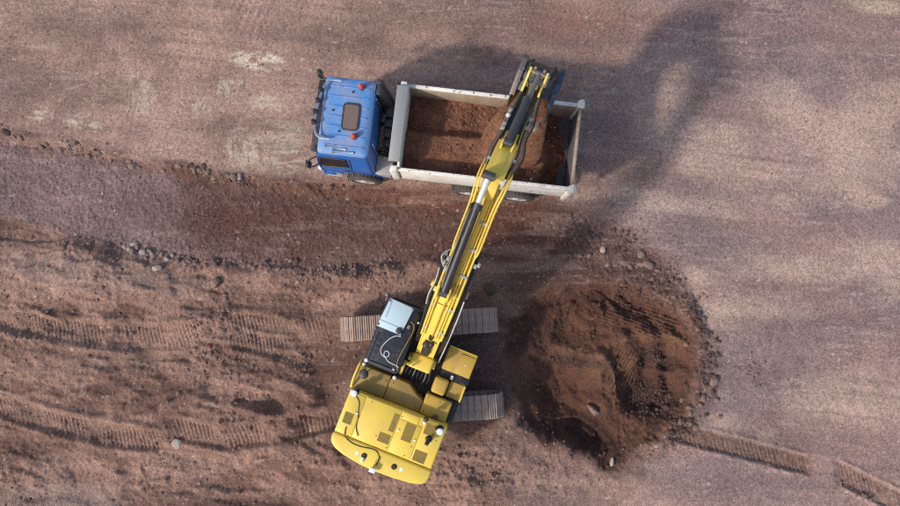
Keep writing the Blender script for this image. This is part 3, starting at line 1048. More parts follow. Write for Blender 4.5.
# air horns along the left roof edge
for (p0, p1) in (((328.5, 146.5), (346, 149.5)), ((332, 150.8), (353.5, 153))):
    a, c = TL(*p0, 3.02), TL(*p1, 3.02)
    b = B()
    b.lathe((c[0], c[1], 3.02), (a[0] - c[0], a[1] - c[1], 0), [(0, .035), (.1, .022), (.2, .02), (.42, .024), (.5, .035), (.56, .055)], 12)
    for t in (.25, .75):
        q_ = (a[0] * t + c[0] * (1 - t), a[1] * t + c[1] * (1 - t))
        b.cyl((q_[0], q_[1], 2.90), (q_[0], q_[1], 3.02), .015, n=6)
    b.build('air_horn', 'chrome', truck)
# sun visor, windscreen, side windows
b = B()
b.box(4.08, 4.30, -.98, .95, 2.70, 2.735, .012)
for y in (-.9, 0, .85): b.box(4.08, 4.2, y - .02, y + .02, 2.70, 2.82, .008)
b.build('sun_visor', 'black', truck)
b = B()
b.quad((4.283, -.98, 1.86), (4.283, .98, 1.86), (4.158, .93, 2.66), (4.158, -.95, 2.66))
b.build('windscreen', 'glass', cab, 0)
for s_ in (1, -1):
    yy = lambda z: s_ * (1.152 - .108 * (z - 1.80) / .92 if s_ > 0 else 1.150 - .08 * (z - 1.80) / .92)
    b = B()
    b.quad((3.42, yy(1.93), 1.93), (4.12, yy(1.86), 1.86), (4.03, yy(2.56), 2.56), (3.42, yy(2.56), 2.56))
    b.build('side_window', 'glass', cab, 0)
    b = B()
    for (x0, z0, x1, z1) in ((3.39, 1.90, 4.15, 1.83), (3.39, 2.59, 4.06, 2.59), (3.39, 1.9, 3.39, 2.59), (4.15, 1.83, 4.06, 2.59)):
        b.cyl((x0, yy(z0), z0), (x1, yy(z1), z1), .022, n=6)
    b.build('window_seal', 'black', cab)
    b = B()
    for x in (3.33, 4.2):
        b.tube([(x, s_ * 1.163, .85), (x, s_ * 1.163, 1.72), (x - .02, yy(1.85), 1.85), (x - .05, yy(2.62), 2.62)], .009, 6, 1)
    b.build('door_seam', 'black', cab)
    b = B()
    b.box(3.38, 3.56, s_ * 1.17 - .02, s_ * 1.17 + .02, 1.5, 1.54, .01)
    b.build('door_handle', 'black', cab)
    # mirror on arms
    b = B()
    b.tube([(4.15, s_ * 1.05, 2.6), (4.36, s_ * 1.20, 2.62), (4.38, s_ * 1.24, 2.3), (4.36, s_ * 1.22, 1.9), (4.2, s_ * 1.1, 1.85)], .018, 6)
    mr_ = b.build('mirror_arm', 'black', truck)
    b = B()
    b.box(4.33, 4.44, s_ * 1.24 - .09, s_ * 1.24 + .09, 2.18, 2.55, .035, 3)
    b.build('mirror', 'black', mr_)
    # front mudguard arch and step
    b = B()
    n = 10
    ring = []
    for k in range(n + 1):
        a = R(8 + 164 * k / n)
        ring.append((3.09 + .62 * math.cos(a), .5 + .62 * math.sin(a)))
    inner = [(3.09 + (p[0] - 3.09) * .93, .5 + (p[1] - .5) * .93) for p in ring]
    y0, y1 = sorted((s_ * .78, s_ * 1.13))
    b.prism(ring + inner[::-1], y0, y1, .006)
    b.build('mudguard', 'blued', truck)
    b = B()
    b.box(3.74, 4.22, min(s_ * .85, s_ * 1.19), max(s_ * .9, s_ * 1.19), .42, .50, .02)
    b.box(3.78, 4.18, min(s_ * .9, s_ * 1.15), max(s_ * .9, s_ * 1.15), .72, .76, .02)
    b.build('cab_step', 'galv', truck)
    b = B()
    b.prism([(3.72, .60), (4.28, .60), (4.30, 1.12), (3.66, 1.12)], min(s_ * .8, s_ * 1.14), max(s_ * .8, s_ * 1.14), .02)
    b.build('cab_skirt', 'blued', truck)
b = B()
b.prism([(3.95, -1.17), (4.3, -1.17), (4.42, -.9), (4.45, 0), (4.42, .9), (4.3, 1.17), (3.95, 1.17)], .45, .85, .03, 'z')
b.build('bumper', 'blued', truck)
for s_ in (1, -1):
    b = B()
    b.box(4.30, 4.45, s_ * .95 - .14, s_ * .95 + .14, .60, .76, .03)
    b.build('headlight', 'plastic_w', truck)
b = B()
b.box(4.295, 4.33, -.8, .8, 1.0, 1.7, .02)
for k in range(5): b.box(4.33, 4.35, -.75, .75, 1.08 + .12 * k, 1.12 + .12 * k, .006)
b.build('grille', 'black', truck)
# right hand rear wind deflector, exhaust stack and stays behind the cab
b = B()
b.prism([(2.42, .9), (2.74, .9), (2.74, 2.93), (2.62, 2.93)], -1.12, -.98, .02)
b.prism([(2.42, .9), (2.74, .9), (2.74, 2.93), (2.62, 2.93)], -.97, -.70, .02)
b.build('wind_deflector', 'dgrey', truck)
b = B()
b.tube([(2.68, -.55, .95), (2.66, -.55, 2.2), (2.7, -.55, 2.98)], .022, 8)
b.tube([(2.69, .62, 1.2), (2.67, .62, 2.86)], .02, 8)
b.build('handrail', 'chrome', truck)
b = B()
for y0, z1 in ((-.62, 1.95), (-.36, 1.85), (-.10, 1.8), (.14, 1.6)):
    b.box(2.36, 2.56, y0, y0 + .22, 1.0, z1, .02)
    b.box(2.39, 2.53, y0 + .03, y0 + .19, z1 - .01, z1 + .01, .004)
b.build('equipment_box', 'dgrey', truck)
b = B()
for k, y in enumerate((.4, .47, .54)):
    b.tube([(2.66, y, 1.3), (2.56, y + .04, 1.62 + .05 * k), (2.42, y - .02, 1.3), (2.3, y, 1.05)], .02, 6)
b.build('air_line', 'rubber', truck)
b = B()
b.box(2.28, 2.70, .62, 1.10, .62, 1.22, .03)
b.build('fuel_tank', 'galv', truck)
b = B()
b.box(2.26, 2.71, .60, 1.12, 1.222, 1.245, .005)
for i in range(9):
    for j in range(10):
        b.box(2.29 + i * .046, 2.315 + i * .046, .63 + j * .048, .64 + j * .048, 1.244, 1.250, 0)
b.build('tread_plate', 'galv', truck)
for x0, x1 in ((-.62, .62), (-2.05, -.78)):
    for s_ in (1, -1):
        b = B()
        b.box(x0 + .02, x1 - .02, min(s_ * .6, s_ * 1.15), max(s_ * .6, s_ * 1.15), 1.06, 1.085, .008)
        b.build('rear_mudguard', 'dgrey', truck)

# --- tipping bed
bed = empty('tipping_bed', (0, 0, 0), 0, truck)
FL, TOP = 1.34, 2.60
X0, X1, YW = -2.64, 1.98, 1.17
b = B()
b.box(X0, X1, -YW + .02, YW - .02, FL - .06, FL, .005)
for x in np.arange(X0 + .3, X1, .5): b.box(x - .05, x + .05, -YW + .05, YW - .05, FL - .16, FL - .062, .005)
b.build('bed_floor', 'floor', bed)
for s_ in (1, -1):
    b = B()
    ys = sorted((s_ * (YW - .075), s_ * (YW - .015)))
    b.box(X0 + .05, X1 - .05, ys[0], ys[1], FL - .12, TOP - .11, .008)
    sw = b.build('side_wall', 'cream' if s_ < 0 else 'white', bed)
    b = B()
    yr = sorted((s_ * (YW - .085), s_ * (YW + .01)))
    b.box(X0 + .04, X1 + .0, yr[0], yr[1], TOP - .11, TOP, .018, 2)
    b.build('top_rail', 'white', bed)
    b = B()
    yr = sorted((s_ * (YW - .12), s_ * (YW + .02)))
    b.box(X1 + .02, X1 + .22, yr[0], yr[1], FL - .15, TOP - .22, .02)
    yr = sorted((s_ * (YW - .10), s_ * (YW + .03)))
    b.box(X1 + .003, X1 + .16, yr[0], yr[1], TOP - .215, TOP + .1, .015)
    b.build('front_post', 'white', bed)
    b = B()
    yr = sorted((s_ * (YW - .11), s_ * (YW + .06)))
    b.box(X0 - .10, X0 + .035, yr[0], yr[1], FL - .2, TOP - .03, .02)
    b.box(X0 - .14, X0 + .045, sorted((s_ * (YW - .12), s_ * (YW + .07)))[0], sorted((s_ * (YW - .12), s_ * (YW + .07)))[1], TOP - .025, TOP + .06, .02)
    b.cyl((X0 - .05, yr[0] - .02, TOP + .10), (X0 - .05, yr[1] + .02, TOP + .10), .045, n=12)
    b.box(X0 - .12, X0 + .02, yr[0] + .03, yr[1] - .03, TOP + .05, TOP + .12, .02)
    b.build('rear_post', 'white', bed)
b = B()
b.box(X1 - .06, X1, -YW + .08, YW - .08, FL - .1, TOP + .14, .01)
b.build('headboard', 'white', bed)
b = B()
b.prism([(X1 - .05, TOP + .145), (X1 + .22, TOP + .19), (X1 + .235, TOP + .22), (X1 - .05, TOP + .175)], -1.05, .98, .006)
b.box(X1 + .215, X1 + .24, -1.05, .98, TOP + .11, TOP + .21, .006)
b.build('canopy_plate', 'galv', bed)
b = B()
b.box(X0 - .07, X0 - .01, -YW + .12, YW - .12, FL - .15, TOP - .10, .01)
tg = b.build('tailgate', 'floor', bed)
b = B()
b.box(X0 - .08, X0 + .0, -YW + .145, YW - .145, TOP - .095, TOP - .0, .02)
b.build('tailgate_rail', 'cream', tg)
b = B()
for k in range(3):
    z = FL + .2 + k * .4
    b.box(X0 - .11, X0 - .072, -YW + .14, YW - .14, z, z + .08, .01)
b.build('tailgate_rib', 'white', tg)
for s_ in (1, -1):
    b = B()
    b.box(-2.5, -2.42, s_ * .9 - .2, s_ * .9 + .2, .68, .80, .02)
    b.build('tail_lamp', 'amber', truck)

# --- load in the bed
SOIL_LOAD = soil_material('load_soil', None, (.14, .062, .036), .7)
lx = np.linspace(X0 + .02, X1 - .065, 150)
ly = np.linspace(-YW + .08, YW - .08, 80)
LX, LY = np.meshgrid(lx, ly)
nA = fbm(LX, LY, .9, 4, 301)
nB = fbm(LX, LY, .22, 4, 302, .6)
nC = fbm(LX, LY, .07, 2, 303, .8)
step_y = -.12 + .10 * nA + .06 * LX
LZ = 1.62 + .36 * ss(-.16, .10, LY - step_y) + .10 * ss(-1, 1, LX) * 1.0 - .12 * ss(.55, 1.1, LY)
LZ += .05 * nA + .035 * nB + .02 * nC * (1 - .5 * ss(0, .2, LY))
coarse = 1 - ss(-.2, .1, LY - step_y)
LZ += coarse * (.06 * np.clip(nB, 0, 1) + .04 * np.clip(nC, 0, 1))
LZ += .42 * np.exp(-(((LX + .72) / .55) ** 2 + ((LY - .05) / .62) ** 2))
LZ -= (LZ - (FL - .05)) * ss(0, .8, -(LX + 1.75 + .22 * nA + .1 * nB + .12 * np.cos(LY * 2.2)))
LZ = np.maximum(LZ, FL - .04)
nly, nlx = LX.shape
v = [tuple(p) for p in np.stack([LX, LY, LZ], -1).reshape(-1, 3).tolist()]
fa = [(j * nlx + i, j * nlx + i + 1, (j + 1) * nlx + i + 1, (j + 1) * nlx + i) for j in range(nly - 1) for i in range(nlx - 1)]
lm = bpy.data.meshes.new('soil_load')
lm.from_pydata(v, [], fa)
lm.shade_smooth()
lm.materials.append(SOIL_LOAD)
load = bpy.data.objects.new('soil_load', lm)
COL.objects.link(load)
load.location = (TRUCK[0], TRUCK[1], 0)
load.rotation_euler = (0, 0, T_ANG)
tag(load, 'reddish brown soil heaped in the truck bed', 'soil', kind='stuff')


def load_z(x, y):
    i = min(max(int((x - lx[0]) / (lx[1] - lx[0])), 0), nlx - 1)
    j = min(max(int((y - ly[0]) / (ly[1] - ly[0])), 0), nly - 1)
    return float(LZ[j, i])


cl = []
for k in range(1500):
    x, y = rng.uniform(-1.7, 1.85), rng.uniform(-1.05, 1.05)
    if y > step_y[40, 75] and rng.random() < .6: continue
    r = .010 + .032 * rng.random() ** 3
    wx = TRUCK[0] + x * tf[0] + y * tl[0]
    wy = TRUCK[1] + x * tf[1] + y * tl[1]
    cl.append((wx, wy, load_z(x, y) + r * .3, r))
for k in range(70):
    x, y = rng.uniform(-2.4, 1.8), rng.choice((-1, 1)) * rng.uniform(YW - .08, YW + .0)
    r = .005 + .014 * rng.random() ** 2.5
    cl.append((TRUCK[0] + x * tf[0] + y * tl[0], TRUCK[1] + x * tf[1] + y * tl[1], TOP + r * .3, r))
M['loadclod'] = mat('load_clod', (.17, .085, .058), .95, 0, DUSTD, .3, 6, .3, .4, 25)
pebbles('load_clods', cl, 'loadclod', 'loose clods lying on the soil in the truck bed')

# ================================================================== EXCAVATOR
exc = empty('excavator', (EXC[0], EXC[1], 0), E_ANG)
tag(exc, 'yellow crawler excavator with black cab roof reaching over the truck', 'excavator')
UR = UNDER_ANG - E_ANG          # undercarriage yaw relative to the house
TLEN, TRAD, TW = 4.5, .46, .69
uo = EL(421, 368, 1.0)


def und(x, y):
    c, s_ = math.cos(UR), math.sin(UR)
    return uo[0] + x * c - y * s_, uo[1] + x * s_ + y * c


half = TLEN / 2 - TRAD
per = 4 * half + 2 * math.pi * TRAD
NSH = 52
shoe_b = B()
pit_ = per / NSH
shoe_b.box(-pit_ * .47, pit_ * .47, -TW / 2, TW / 2, -.018, .012, .004, 1)
for gxk, gh in ((-.38, .042), (-.02, .03), (.33, .03)):
    shoe_b.box(pit_ * gxk - .010, pit_ * gxk + .012, -TW / 2 + .006, TW / 2 - .006, .0125, gh, .003, 1)
shoe0 = shoe_b.build('track_shoe', 'shoe', None, 0)
first = True


def path(t):
    t %= per
    if t < 2 * half: return -half + t, 2 * TRAD, 0.0
    t -= 2 * half
    if t < math.pi * TRAD:
        a = t / TRAD
        return half + TRAD * math.sin(a), TRAD + TRAD * math.cos(a), a
    t -= math.pi * TRAD
    if t < 2 * half: return half - t, 0.0, math.pi
    t -= 2 * half
    a = t / TRAD
    return -half - TRAD * math.sin(a), TRAD - TRAD * math.cos(a), math.pi + a


for sy in (1.22, -1.22):
    x, y = und(0, sy)
    tr = empty('crawler_track', (x, y, .045), UR, exc)
    for k in range(NSH):
        px_, pz_, a = path(k * pit_ + .05)
        o = shoe0 if first else shoe0.copy()
        if not first: COL.objects.link(o)
        first = False
        o.parent = tr
        o.location = (px_, rng.uniform(-.004, .004), pz_ - .0 + rng.uniform(-.003, .003))
        o.rotation_euler = (0, a, 0)
    b = B()
    b.box(-half, half, -.20, .20, .22, .66, .05)
    for xx in (-half, half): b.cyl((xx, -.09, TRAD), (xx, .09, TRAD), TRAD - .05, n=28)
    for k in range(7):
        xx = -half + .5 + k * (2 * half - 1.0) / 6
        b.cyl((xx, -.24, .16), (xx, .24, .16), .13, n=16)
    for xx in (-.8, .8): b.cyl((xx, -.15, .78), (xx, .15, .78), .09, n=12)
    b.build('track_frame', 'under', tr)
    for yy_ in (-.13, .13):
        b = B()
        b.tube([(p0[0] * .975, yy_, TRAD + (p0[1] - TRAD) * .9) for p0 in (path(per * k / 60) for k in range(61))], .035, 6, 1)
        b.build('track_chain', 'under', tr)
b = B()
b.box(-.75, .75, -1.1, 1.1, .42, .86, .06)
b.prism([(-1.3, -1.05), (-.7, -.6), (.7, -.6), (1.3, -1.05), (1.3, -1.1), (-1.3, -1.1)], .45, .80, .03, 'z')
b.prism([(-1.3, 1.05), (-.7, .6), (.7, .6), (1.3, 1.05), (1.3, 1.1), (-1.3, 1.1)], .45, .80, .03, 'z')
b.cyl((0, 0, .84), (0, 0, 1.08), .62, n=36)
ub = b.build('undercarriage', 'under', exc)
ub.location = (uo[0], uo[1], 0)
ub.rotation_euler = (0, 0, UR)

# --- revolving frame
b = B()
b.prism([(-2.25, -1.36), (-2.25, 1.38), (-.2, 1.38), (1.5, 1.28), (1.5, .36), (.55, .30), (.55, -.40), (.95, -.6), (.93, -1.44), (-.3, -1.44)], 1.09, 1.26, .02, 'z')
b.build('revolving_frame', 'black', exc)
# counterweight
cw = [(-2.24, 1.40), (-2.40, 1.41), (-2.53, 1.36), (-2.64, 1.20), (-2.72, .95), (-2.80, .45), (-2.82, 0), (-2.81, -.5), (-2.76, -1.0), (-2.68, -1.27), (-2.60, -1.37), (-2.45, -1.40), (-2.25, -1.40)]
b = B()
b.prism(cw, 1.12, 2.30, .06, 'z', 3)
cwo = b.build('counterweight', 'yellow', exc)
for px, py in ((364, 456), (394, 467)):
    x, y = EL(px, py, 2.31)
    b = B()
    b.cyl((x, y, 2.296), (x, y, 2.312), .075, n=20)
    b.cyl((x, y, 2.31), (x, y, 2.325), .05, n=16)
    b.build('lifting_eye', 'black', cwo)
    b = B()
    b.box(x - .05, x + .05, y + .16 if px < 380 else y - .24, y + .24 if px < 380 else y - .16, 2.301, 2.305, 0)
    b.build('sticker', 'plastic_w', cwo, 0)
# engine hood with lids
b = B()
b.box(-2.232, -1.04, -1.37, 1.39, 1.27, 2.27, .04, 3)
hood = b.build('engine_hood', 'yellow', exc)
lids = [(-2.20, -1.10, .92, 1.345), (-2.20, -1.08, -.10, .90), (-2.20, -1.30, -.74, -.115), (-1.285, -1.08, -.60, -.115), (-2.20, -1.10, -1.34, -.755)]
for (x0, x1, y0, y1) in lids:
    b = B()
    b.box(x0, x1, y0, y1, 2.255, 2.29, .014, 2)
    b.build('hood_lid', 'yellow', hood)
HG = [((348, 418.3), .30, .24), ((394, 423), .50, .15), ((384, 438.3), .25, .32), ((408.5, 433), .48, .28), ((430, 430), .30, .29), ((419.6, 457), .30, .34)]
for (pp, lx_, wy_) in HG:
    x, y = EL(pp[0], pp[1], 2.30)
    b = B()
    b.box(x - lx_ / 2, x + lx_ / 2, y - wy_ / 2, y + wy_ / 2, 2.284, 2.2935, .003, 1)
    gr = b.build('vent_mesh', 'mesh', hood)
    b = B()
    n = int(lx_ / .03)
    for k in range(n):
        xx = x - lx_ / 2 + (k + .5) * lx_ / n
        b.box(xx - .004, xx + .004, y - wy_ / 2 + .01, y + wy_ / 2 - .01, 2.293, 2.299, 0)
    b.build('vent_bar', 'yellow2', gr, 0)
# bolts / latches on the hood
b = B()
for px, py in ((356, 412), (352, 440), (372, 402), (398, 430), (414, 440), (386, 448), (404, 456), (436, 441), (402, 417), (376, 436), (411, 447)):
    x, y = EL(px, py, 2.3)
    b.cyl((x, y, 2.285), (x, y, 2.30), .016, n=8)
b.build('hood_bolt', 'steel', hood)
b = B()
for px, py in ((357, 413.5), (398.5, 430.5), (414.5, 440.5)):
    x, y = EL(px, py, 2.3)
    b.cyl((x, y, 2.286), (x, y, 2.312), .026, n=10)
b.build('hood_latch', 'plastic_w', hood)
# lower deck in front of the hood
b = B()
b.box(-1.03, -.40, .53, 1.40, 1.27, 1.93, .03)
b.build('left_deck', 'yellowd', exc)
b = B()
b.prism([(-1.03, .52), (-.46, .52), (-.40, .35), (-.42, .0), (-.62, -.30), (-.70, -.52), (-1.03, -.52)], 1.27, 1.90, .025, 'z')
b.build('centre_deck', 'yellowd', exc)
b = B()
b.box(-1.03, -.46, -1.28, -.53, 1.27, 1.96, .05, 3)
rd = b.build('right_deck', 'yellow2', exc)
x, y = EL(435, 418, 1.97)
b = B()
b.cyl((x, y, 1.95), (x, y, 2.02), .085, n=20)
b.build('filler_cap', 'brownlid', rd)
b = B()
for xx in (-.95, -.55):
    for yy_ in (.6, 1.3, -.62, -.95, .4, -.4):
        zz = 1.93 if yy_ > .53 else (1.90 if yy_ > -.52 else 1.96)
        b.cyl((xx, yy_, zz - .01), (xx, yy_, zz + .012), .014, n=8)
b.build('deck_bolt', 'black', exc)
# left side yellow guard rail edge
b = B()
b.tube([(-1.05, 1.43, 1.95), (-.8, 1.44, 2.12), (-.45, 1.43, 2.14), (-.3, 1.42, 2.0), (-.25, 1.42, 1.3)], .035, 8)
b.build('side_rail', 'yellow', exc)
# right front boxes and steps
b = B()
b.box(.29, .93, -1.47, -.66, 1.27, 1.90, .03, 3)
tb = b.build('toolbox', 'yellow2', exc)
b = B()
b.box(.33, .86, -1.455, -1.02, 1.895, 1.925, .012)
b.build('toolbox_lid', 'yellow2', tb)
b = B()
b.box(.93, .955, -1.46, -.67, 1.80, 1.93, .008)
b.build('toolbox_lip', 'yellow', tb)
b = B()
b.cyl((.6, -1.24, 1.92), (.6, -1.24, 1.94), .02, n=10)
b.build('toolbox_latch', 'plastic_w', tb)
b = B()
b.box(.06, .288, -1.50, -.70, 1.27, 1.72, .02)
for k in range(4):
    b.box(.09 + k * .05, .11 + k * .05, -1.46, -.74, 1.72, 1.735, .004)
b.build('step_plate', 'black', exc)
b = B()
b.box(.08, .20, -1.06, -.98, 1.72, 1.78, .02)
b.build('step_marker', 'plastic_w', exc)
b = B()
b.box(-.40, .055, -1.00, -.60, 1.27, 1.92, .08, 4)
b.build('fuel_tank', 'yellow2', exc)
b = B()
b.box(-.40, .055, -1.44, -1.03, 1.27, 1.72, .03)
sl = b.build('side_locker', 'yellow2', exc)
b = B()
b.box(-.40, .055, -1.47, -1.42, 1.5, 1.80, .015)
b.build('locker_rail', 'yellow', sl)
b = B()
b.box(-.46, -.42, -1.46, -.60, 1.27, 1.75, .01)
b.box(-1.0, -.43, -1.46, -1.30, 1.27, 1.74, .02)
b.build('black_step', 'black', exc)
x, y = EL(449, 404, 1.9)
b = B()
b.lathe((x, y, 1.78), (0, 0, 1), [(0, .11), (.06, .11), (.08, .06), (.16, .05)], 18)
b.build('right_mirror', 'black', exc)
# exhaust, antennas, work lamps, camera, cables on the hood
x, y = EL(428.5, 440, 2.4)
b = B()
b.lathe((x, y, 2.27), (0, 0, 1), [(0, .10), (.05, .09), (.06, .062), (.25, .06)], 18)
b.cyl((x, y, 2.5), (x - .10, y + .02, 2.57), .055, n=14)
b.build('exhaust_pipe', 'black', exc)
for px, py, s_ in ((353.8, 393.5, 1), (440, 432, -1)):
    x, y = EL(px, py, 2.75)
    b = B()
    b.cyl((x, y, 2.25), (x, y, 2.70), .03, n=10)
    b.box(x - .06, x + .02, y - .1 if s_ > 0 else y + .02, y - .02 if s_ > 0 else y + .14, 2.30, 2.46, .02)
    b.cyl((x, y, 2.27), (x, y, 2.31), .09, n=16)
    mast = b.build('antenna_mast', 'black', exc)
    b = B()
    b.lathe((x, y, 2.69), (0, 0, 1), [(0, .05), (.015, .085), (.045, .09), (.07, .07), (.08, .03)], 22)
    b.build('antenna_dome', 'plastic_w', mast)
for px, py in ((426, 419),):
    x, y = EL(px, py, 2.4)
    b = B()
    b.cyl((x, y, 2.2), (x, y, 2.42), .035, n=10)
    b.dome((x, y, 2.44), .075)
    wl = b.build('work_lamp', 'black', exc)
    b = B()
    b.dome((x - .10, y - .0, 2.42), .05)
    b.build('lamp_lens', 'plastic_w', wl)
x, y = EL(373.5, 467.5, 2.4)
b = B()
b.box(x - .02, x + .06, y - .03, y + .03, 2.29, 2.42, .012)
b.box(x + .05, x + .22, y - .02, y + .02, 2.36, 2.40, .01)
rc = b.build('rear_camera', 'yellow2', exc)
b = B()
b.box(x - .14, x - .01, y - .085, y + .085, 2.38, 2.46, .02)
b.build('camera_housing', 'plastic_w', rc)
x2, y2 = EL(362, 460, 2.35)
b = B()
b.box(x2 - .07, x2 + .07, y2 - .035, y2 + .035, 2.295, 2.37, .02)
b.build('rear_lamp', 'plastic_w', exc)


def cable(name, pix, h, r, m, parent):
    bb = B()
    bb.tube([(*EL(px, py, h), h + (0 if i not in (0, len(pix) - 1) else -.0)) for i, (px, py) in enumerate(pix)], r, 6, 5)
    return bb.build(name, m, parent)


cable('camera_cable', [(346, 427), (345, 436), (352, 443), (362, 447), (372, 449), (377, 452), (379, 458), (376, 465)], 2.305, .013, 'rubber', exc)
cable('antenna_cable', [(356, 396), (359, 402), (358.5, 410), (357.5, 420), (356, 428), (358, 436)], 2.303, .010, 'rubber', exc)

# --- cab
cabr = empty('operator_cab', (0, 0, 0), 0, exc)
cx0, cx1, cy0, cy1 = -.13, 1.56, .36, 1.28
b = B()
b.loft([(1.265, cx0, cx1 + .02, cy0, cy1, .07), (1.95, cx0, cx1 + .06, cy0, cy1, .07)])
b.build('cab_shell', 'black', cabr)
b = B()
for (x, y, x2, y2) in ((cx0 + .05, cy0 + .05, cx0 + .05, cy0 + .05), (cx0 + .05, cy1 - .05, cx0 + .05, cy1 - .05), (cx1 - .0, cy0 + .05, cx1 - .12, cy0 + .05), (cx1 - .0, cy1 - .05, cx1 - .12, cy1 - .05), (.75, cy1 - .04, .72, cy1 - .04)):
    b.tube([(x, y, 1.93), (x, y, 2.4), (x2, y2, 3.0)], .045, 8, 3)
b.build('cab_pillar', 'black', cabr)
for pts in (((cx1 + .03, cy0 + .09, 1.96), (cx1 + .03, cy1 - .09, 1.96), (cx1 - .10, cy1 - .09, 2.98), (cx1 - .10, cy0 + .09, 2.98)),
            ((cx0 + .1, cy1 - .03, 1.96), (cx1 - .05, cy1 - .03, 1.96), (cx1 - .16, cy1 - .03, 2.98), (cx0 + .1, cy1 - .03, 2.98)),
            ((cx0 + .1, cy0 + .03, 1.96), (cx1 - .05, cy0 + .03, 1.96), (cx1 - .16, cy0 + .03, 2.98), (cx0 + .1, cy0 + .03, 2.98)),
            ((cx0 + .03, cy0 + .1, 1.96), (cx0 + .03, cy1 - .1, 1.96), (cx0 + .03, cy1 - .1, 2.98), (cx0 + .03, cy0 + .1, 2.98))):
    b = B()
    b.quad(*pts)
    b.build('window', 'glass', cabr, 0)
b = B()
b.loft([(2.96, cx0 - .02, cx1 - .0, cy0 - .01, cy1 + .01, .10), (3.04, cx0 - .03, cx1 + .02, cy0 - .02, cy1 + .02, .12), (3.10, cx0, cx1 - .02, cy0 + .02, cy1 - .02, .12), (3.125, cx0 + .05, cx1 - .07, cy0 + .06, cy1 - .06, .10)])
cr_ = b.build('cab_roof', 'roofblk', cabr)
b = B()
for i in range(5):
    for j in range(4):
        if (i + j) % 2 == 0 or j in (0, 3):
            b.lathe((cx0 + .16 + i * .16, cy0 + .16 + j * .19, 3.12), (0, 0, 1), [(0, .05), (.012, .046), (.014, .03), (.004, .02)], 14)
b.build('roof_boss', 'black', cr_)
b = B()
b.tube([(cx0 + .06, cy0 + .12, 3.135), (cx0 + .06, cy1 - .12, 3.135)], .02, 8, 1)
b.tube([(cx0 + .12, cy1 - .09, 3.13), (cx0 + .8, cy1 - .09, 3.13)], .015, 8, 1)
b.build('roof_gutter', 'black', cr_)
ph_ = [EL(390.5, 298, 3.17), EL(414, 308.7, 3.17), EL(400.4, 335.4, 3.17), EL(376.7, 325.5, 3.17)]
b = B()
b.prism(ph_, 3.128, 3.17, .008, 'z')
hp = b.build('roof_hatch', 'paleblue', cr_)
seam_a = [(ph_[3][0] * .78 + ph_[0][0] * .22, ph_[3][1] * .78 + ph_[0][1] * .22), (ph_[2][0] * .78 + ph_[1][0] * .22, ph_[2][1] * .78 + ph_[1][1] * .22)]
b = B()
b.tube([(*seam_a[0], 3.171), (*seam_a[1], 3.171)], .006, 6, 1)
b.build('hatch_seam', 'steel', hp)
b = B()
b.box(ph_[0][0] - .5, ph_[0][0] - .05, ph_[0][1] - .075, ph_[0][1] - .055, 3.17, 3.178, 0)
b.build('hatch_strip', 'galv', hp)
for px, py in ((390, 300.5), (413, 310), (378, 324)):
    x, y = EL(px, py, 3.15)
    b = B()
    b.box(x - .03, x + .03, y - .03, y + .03, 3.10, 3.19, .01)
    b.build('hatch_hinge', 'steel', cr_)
x, y = EL(399, 331, 3.2)
b = B()
b.lathe((x, y, 3.125), (0, 0, 1), [(0, .085), (.07, .085), (.09, .07), (.10, .03)], 20)
b.build('roof_antenna', 'black', cr_)
x, y = EL(387.5, 296, 2.8)
b = B()
b.tube([(x - .12, y, 2.8), (x + .03, y, 2.95), (x + .06, y + .02, 2.9)], .018, 6)
b.box(x, x + .09, y - .04, y + .04, 2.92, 3.14, .02)
b.build('front_mirror', 'steel', cr_)
for px, py, r in ((366.5, 360, .055), (394.5, 377.5, .05), (393.5, 369.5, .03), (418.5, 323, .028), (364, 364, .04)):
    x, y = EL(px, py, 3.1)
    b = B()
    b.cyl((x, y, 3.0), (x, y, 3.12), r * .6, n=8)
    b.dome((x, y, 3.13), r)
    b.build('roof_lamp', 'plastic_w', cr_)
cable('white_cable', [(401, 336.5), (396, 336), (391, 338), (385, 343), (381, 349), (381.5, 354), (385, 357), (388.5, 356), (389, 352.5), (386, 351), (384, 354), (386, 358.5), (389, 362), (395, 365), (398.5, 367.5)], 3.14, .011, 'cable_w', cr_)
cable('ochre_cable', [(411, 322), (414, 326), (412.5, 333), (407, 343), (402, 352), (398, 360), (397, 367), (398, 371)], 3.14, .011, 'cable_o', cr_)
x, y = EL(409, 327, 3.14)
b = B()
b.box(x - .05, x + .05, y - .04, y + .04, 3.11, 3.17, .01)
b.build('cable_clip', 'steel', cr_)
# round black mirror on the left deck
x, y = EL(364, 374, 2.2)
b = B()
b.lathe((x, y, 2.2), (0, .1, 1), [(0, .12), (.03, .13), (.06, .11), (.08, .04)], 20)
b.cyl((x, y, 1.92), (x, y, 2.2), .02, n=8)
b.build('deck_mirror', 'black', exc)

# cross bar and hoses in the boom well
b = B()
b.box(.02, .12, -.42, .36, 1.62, 1.74, .015)
b.box(-.30, .08, .29, .37, 1.50, 1.68, .015)
b.build('well_bracket', 'yellow', exc)
for k in range(7):
    y = -.45 + k * .11
    b = B()
    b.tube([(-.38 + .03 * (k % 3), y * .9, 1.5), (-.15, y, 1.72 + .03 * (k % 2)), (.15, y * .85 - .03, 1.80), (.40, y * .7 - .08, 1.92)], .022, 8, 5)
    b.build('well_hose', ('rubber', 'steel', 'rubber')[k % 3], exc)

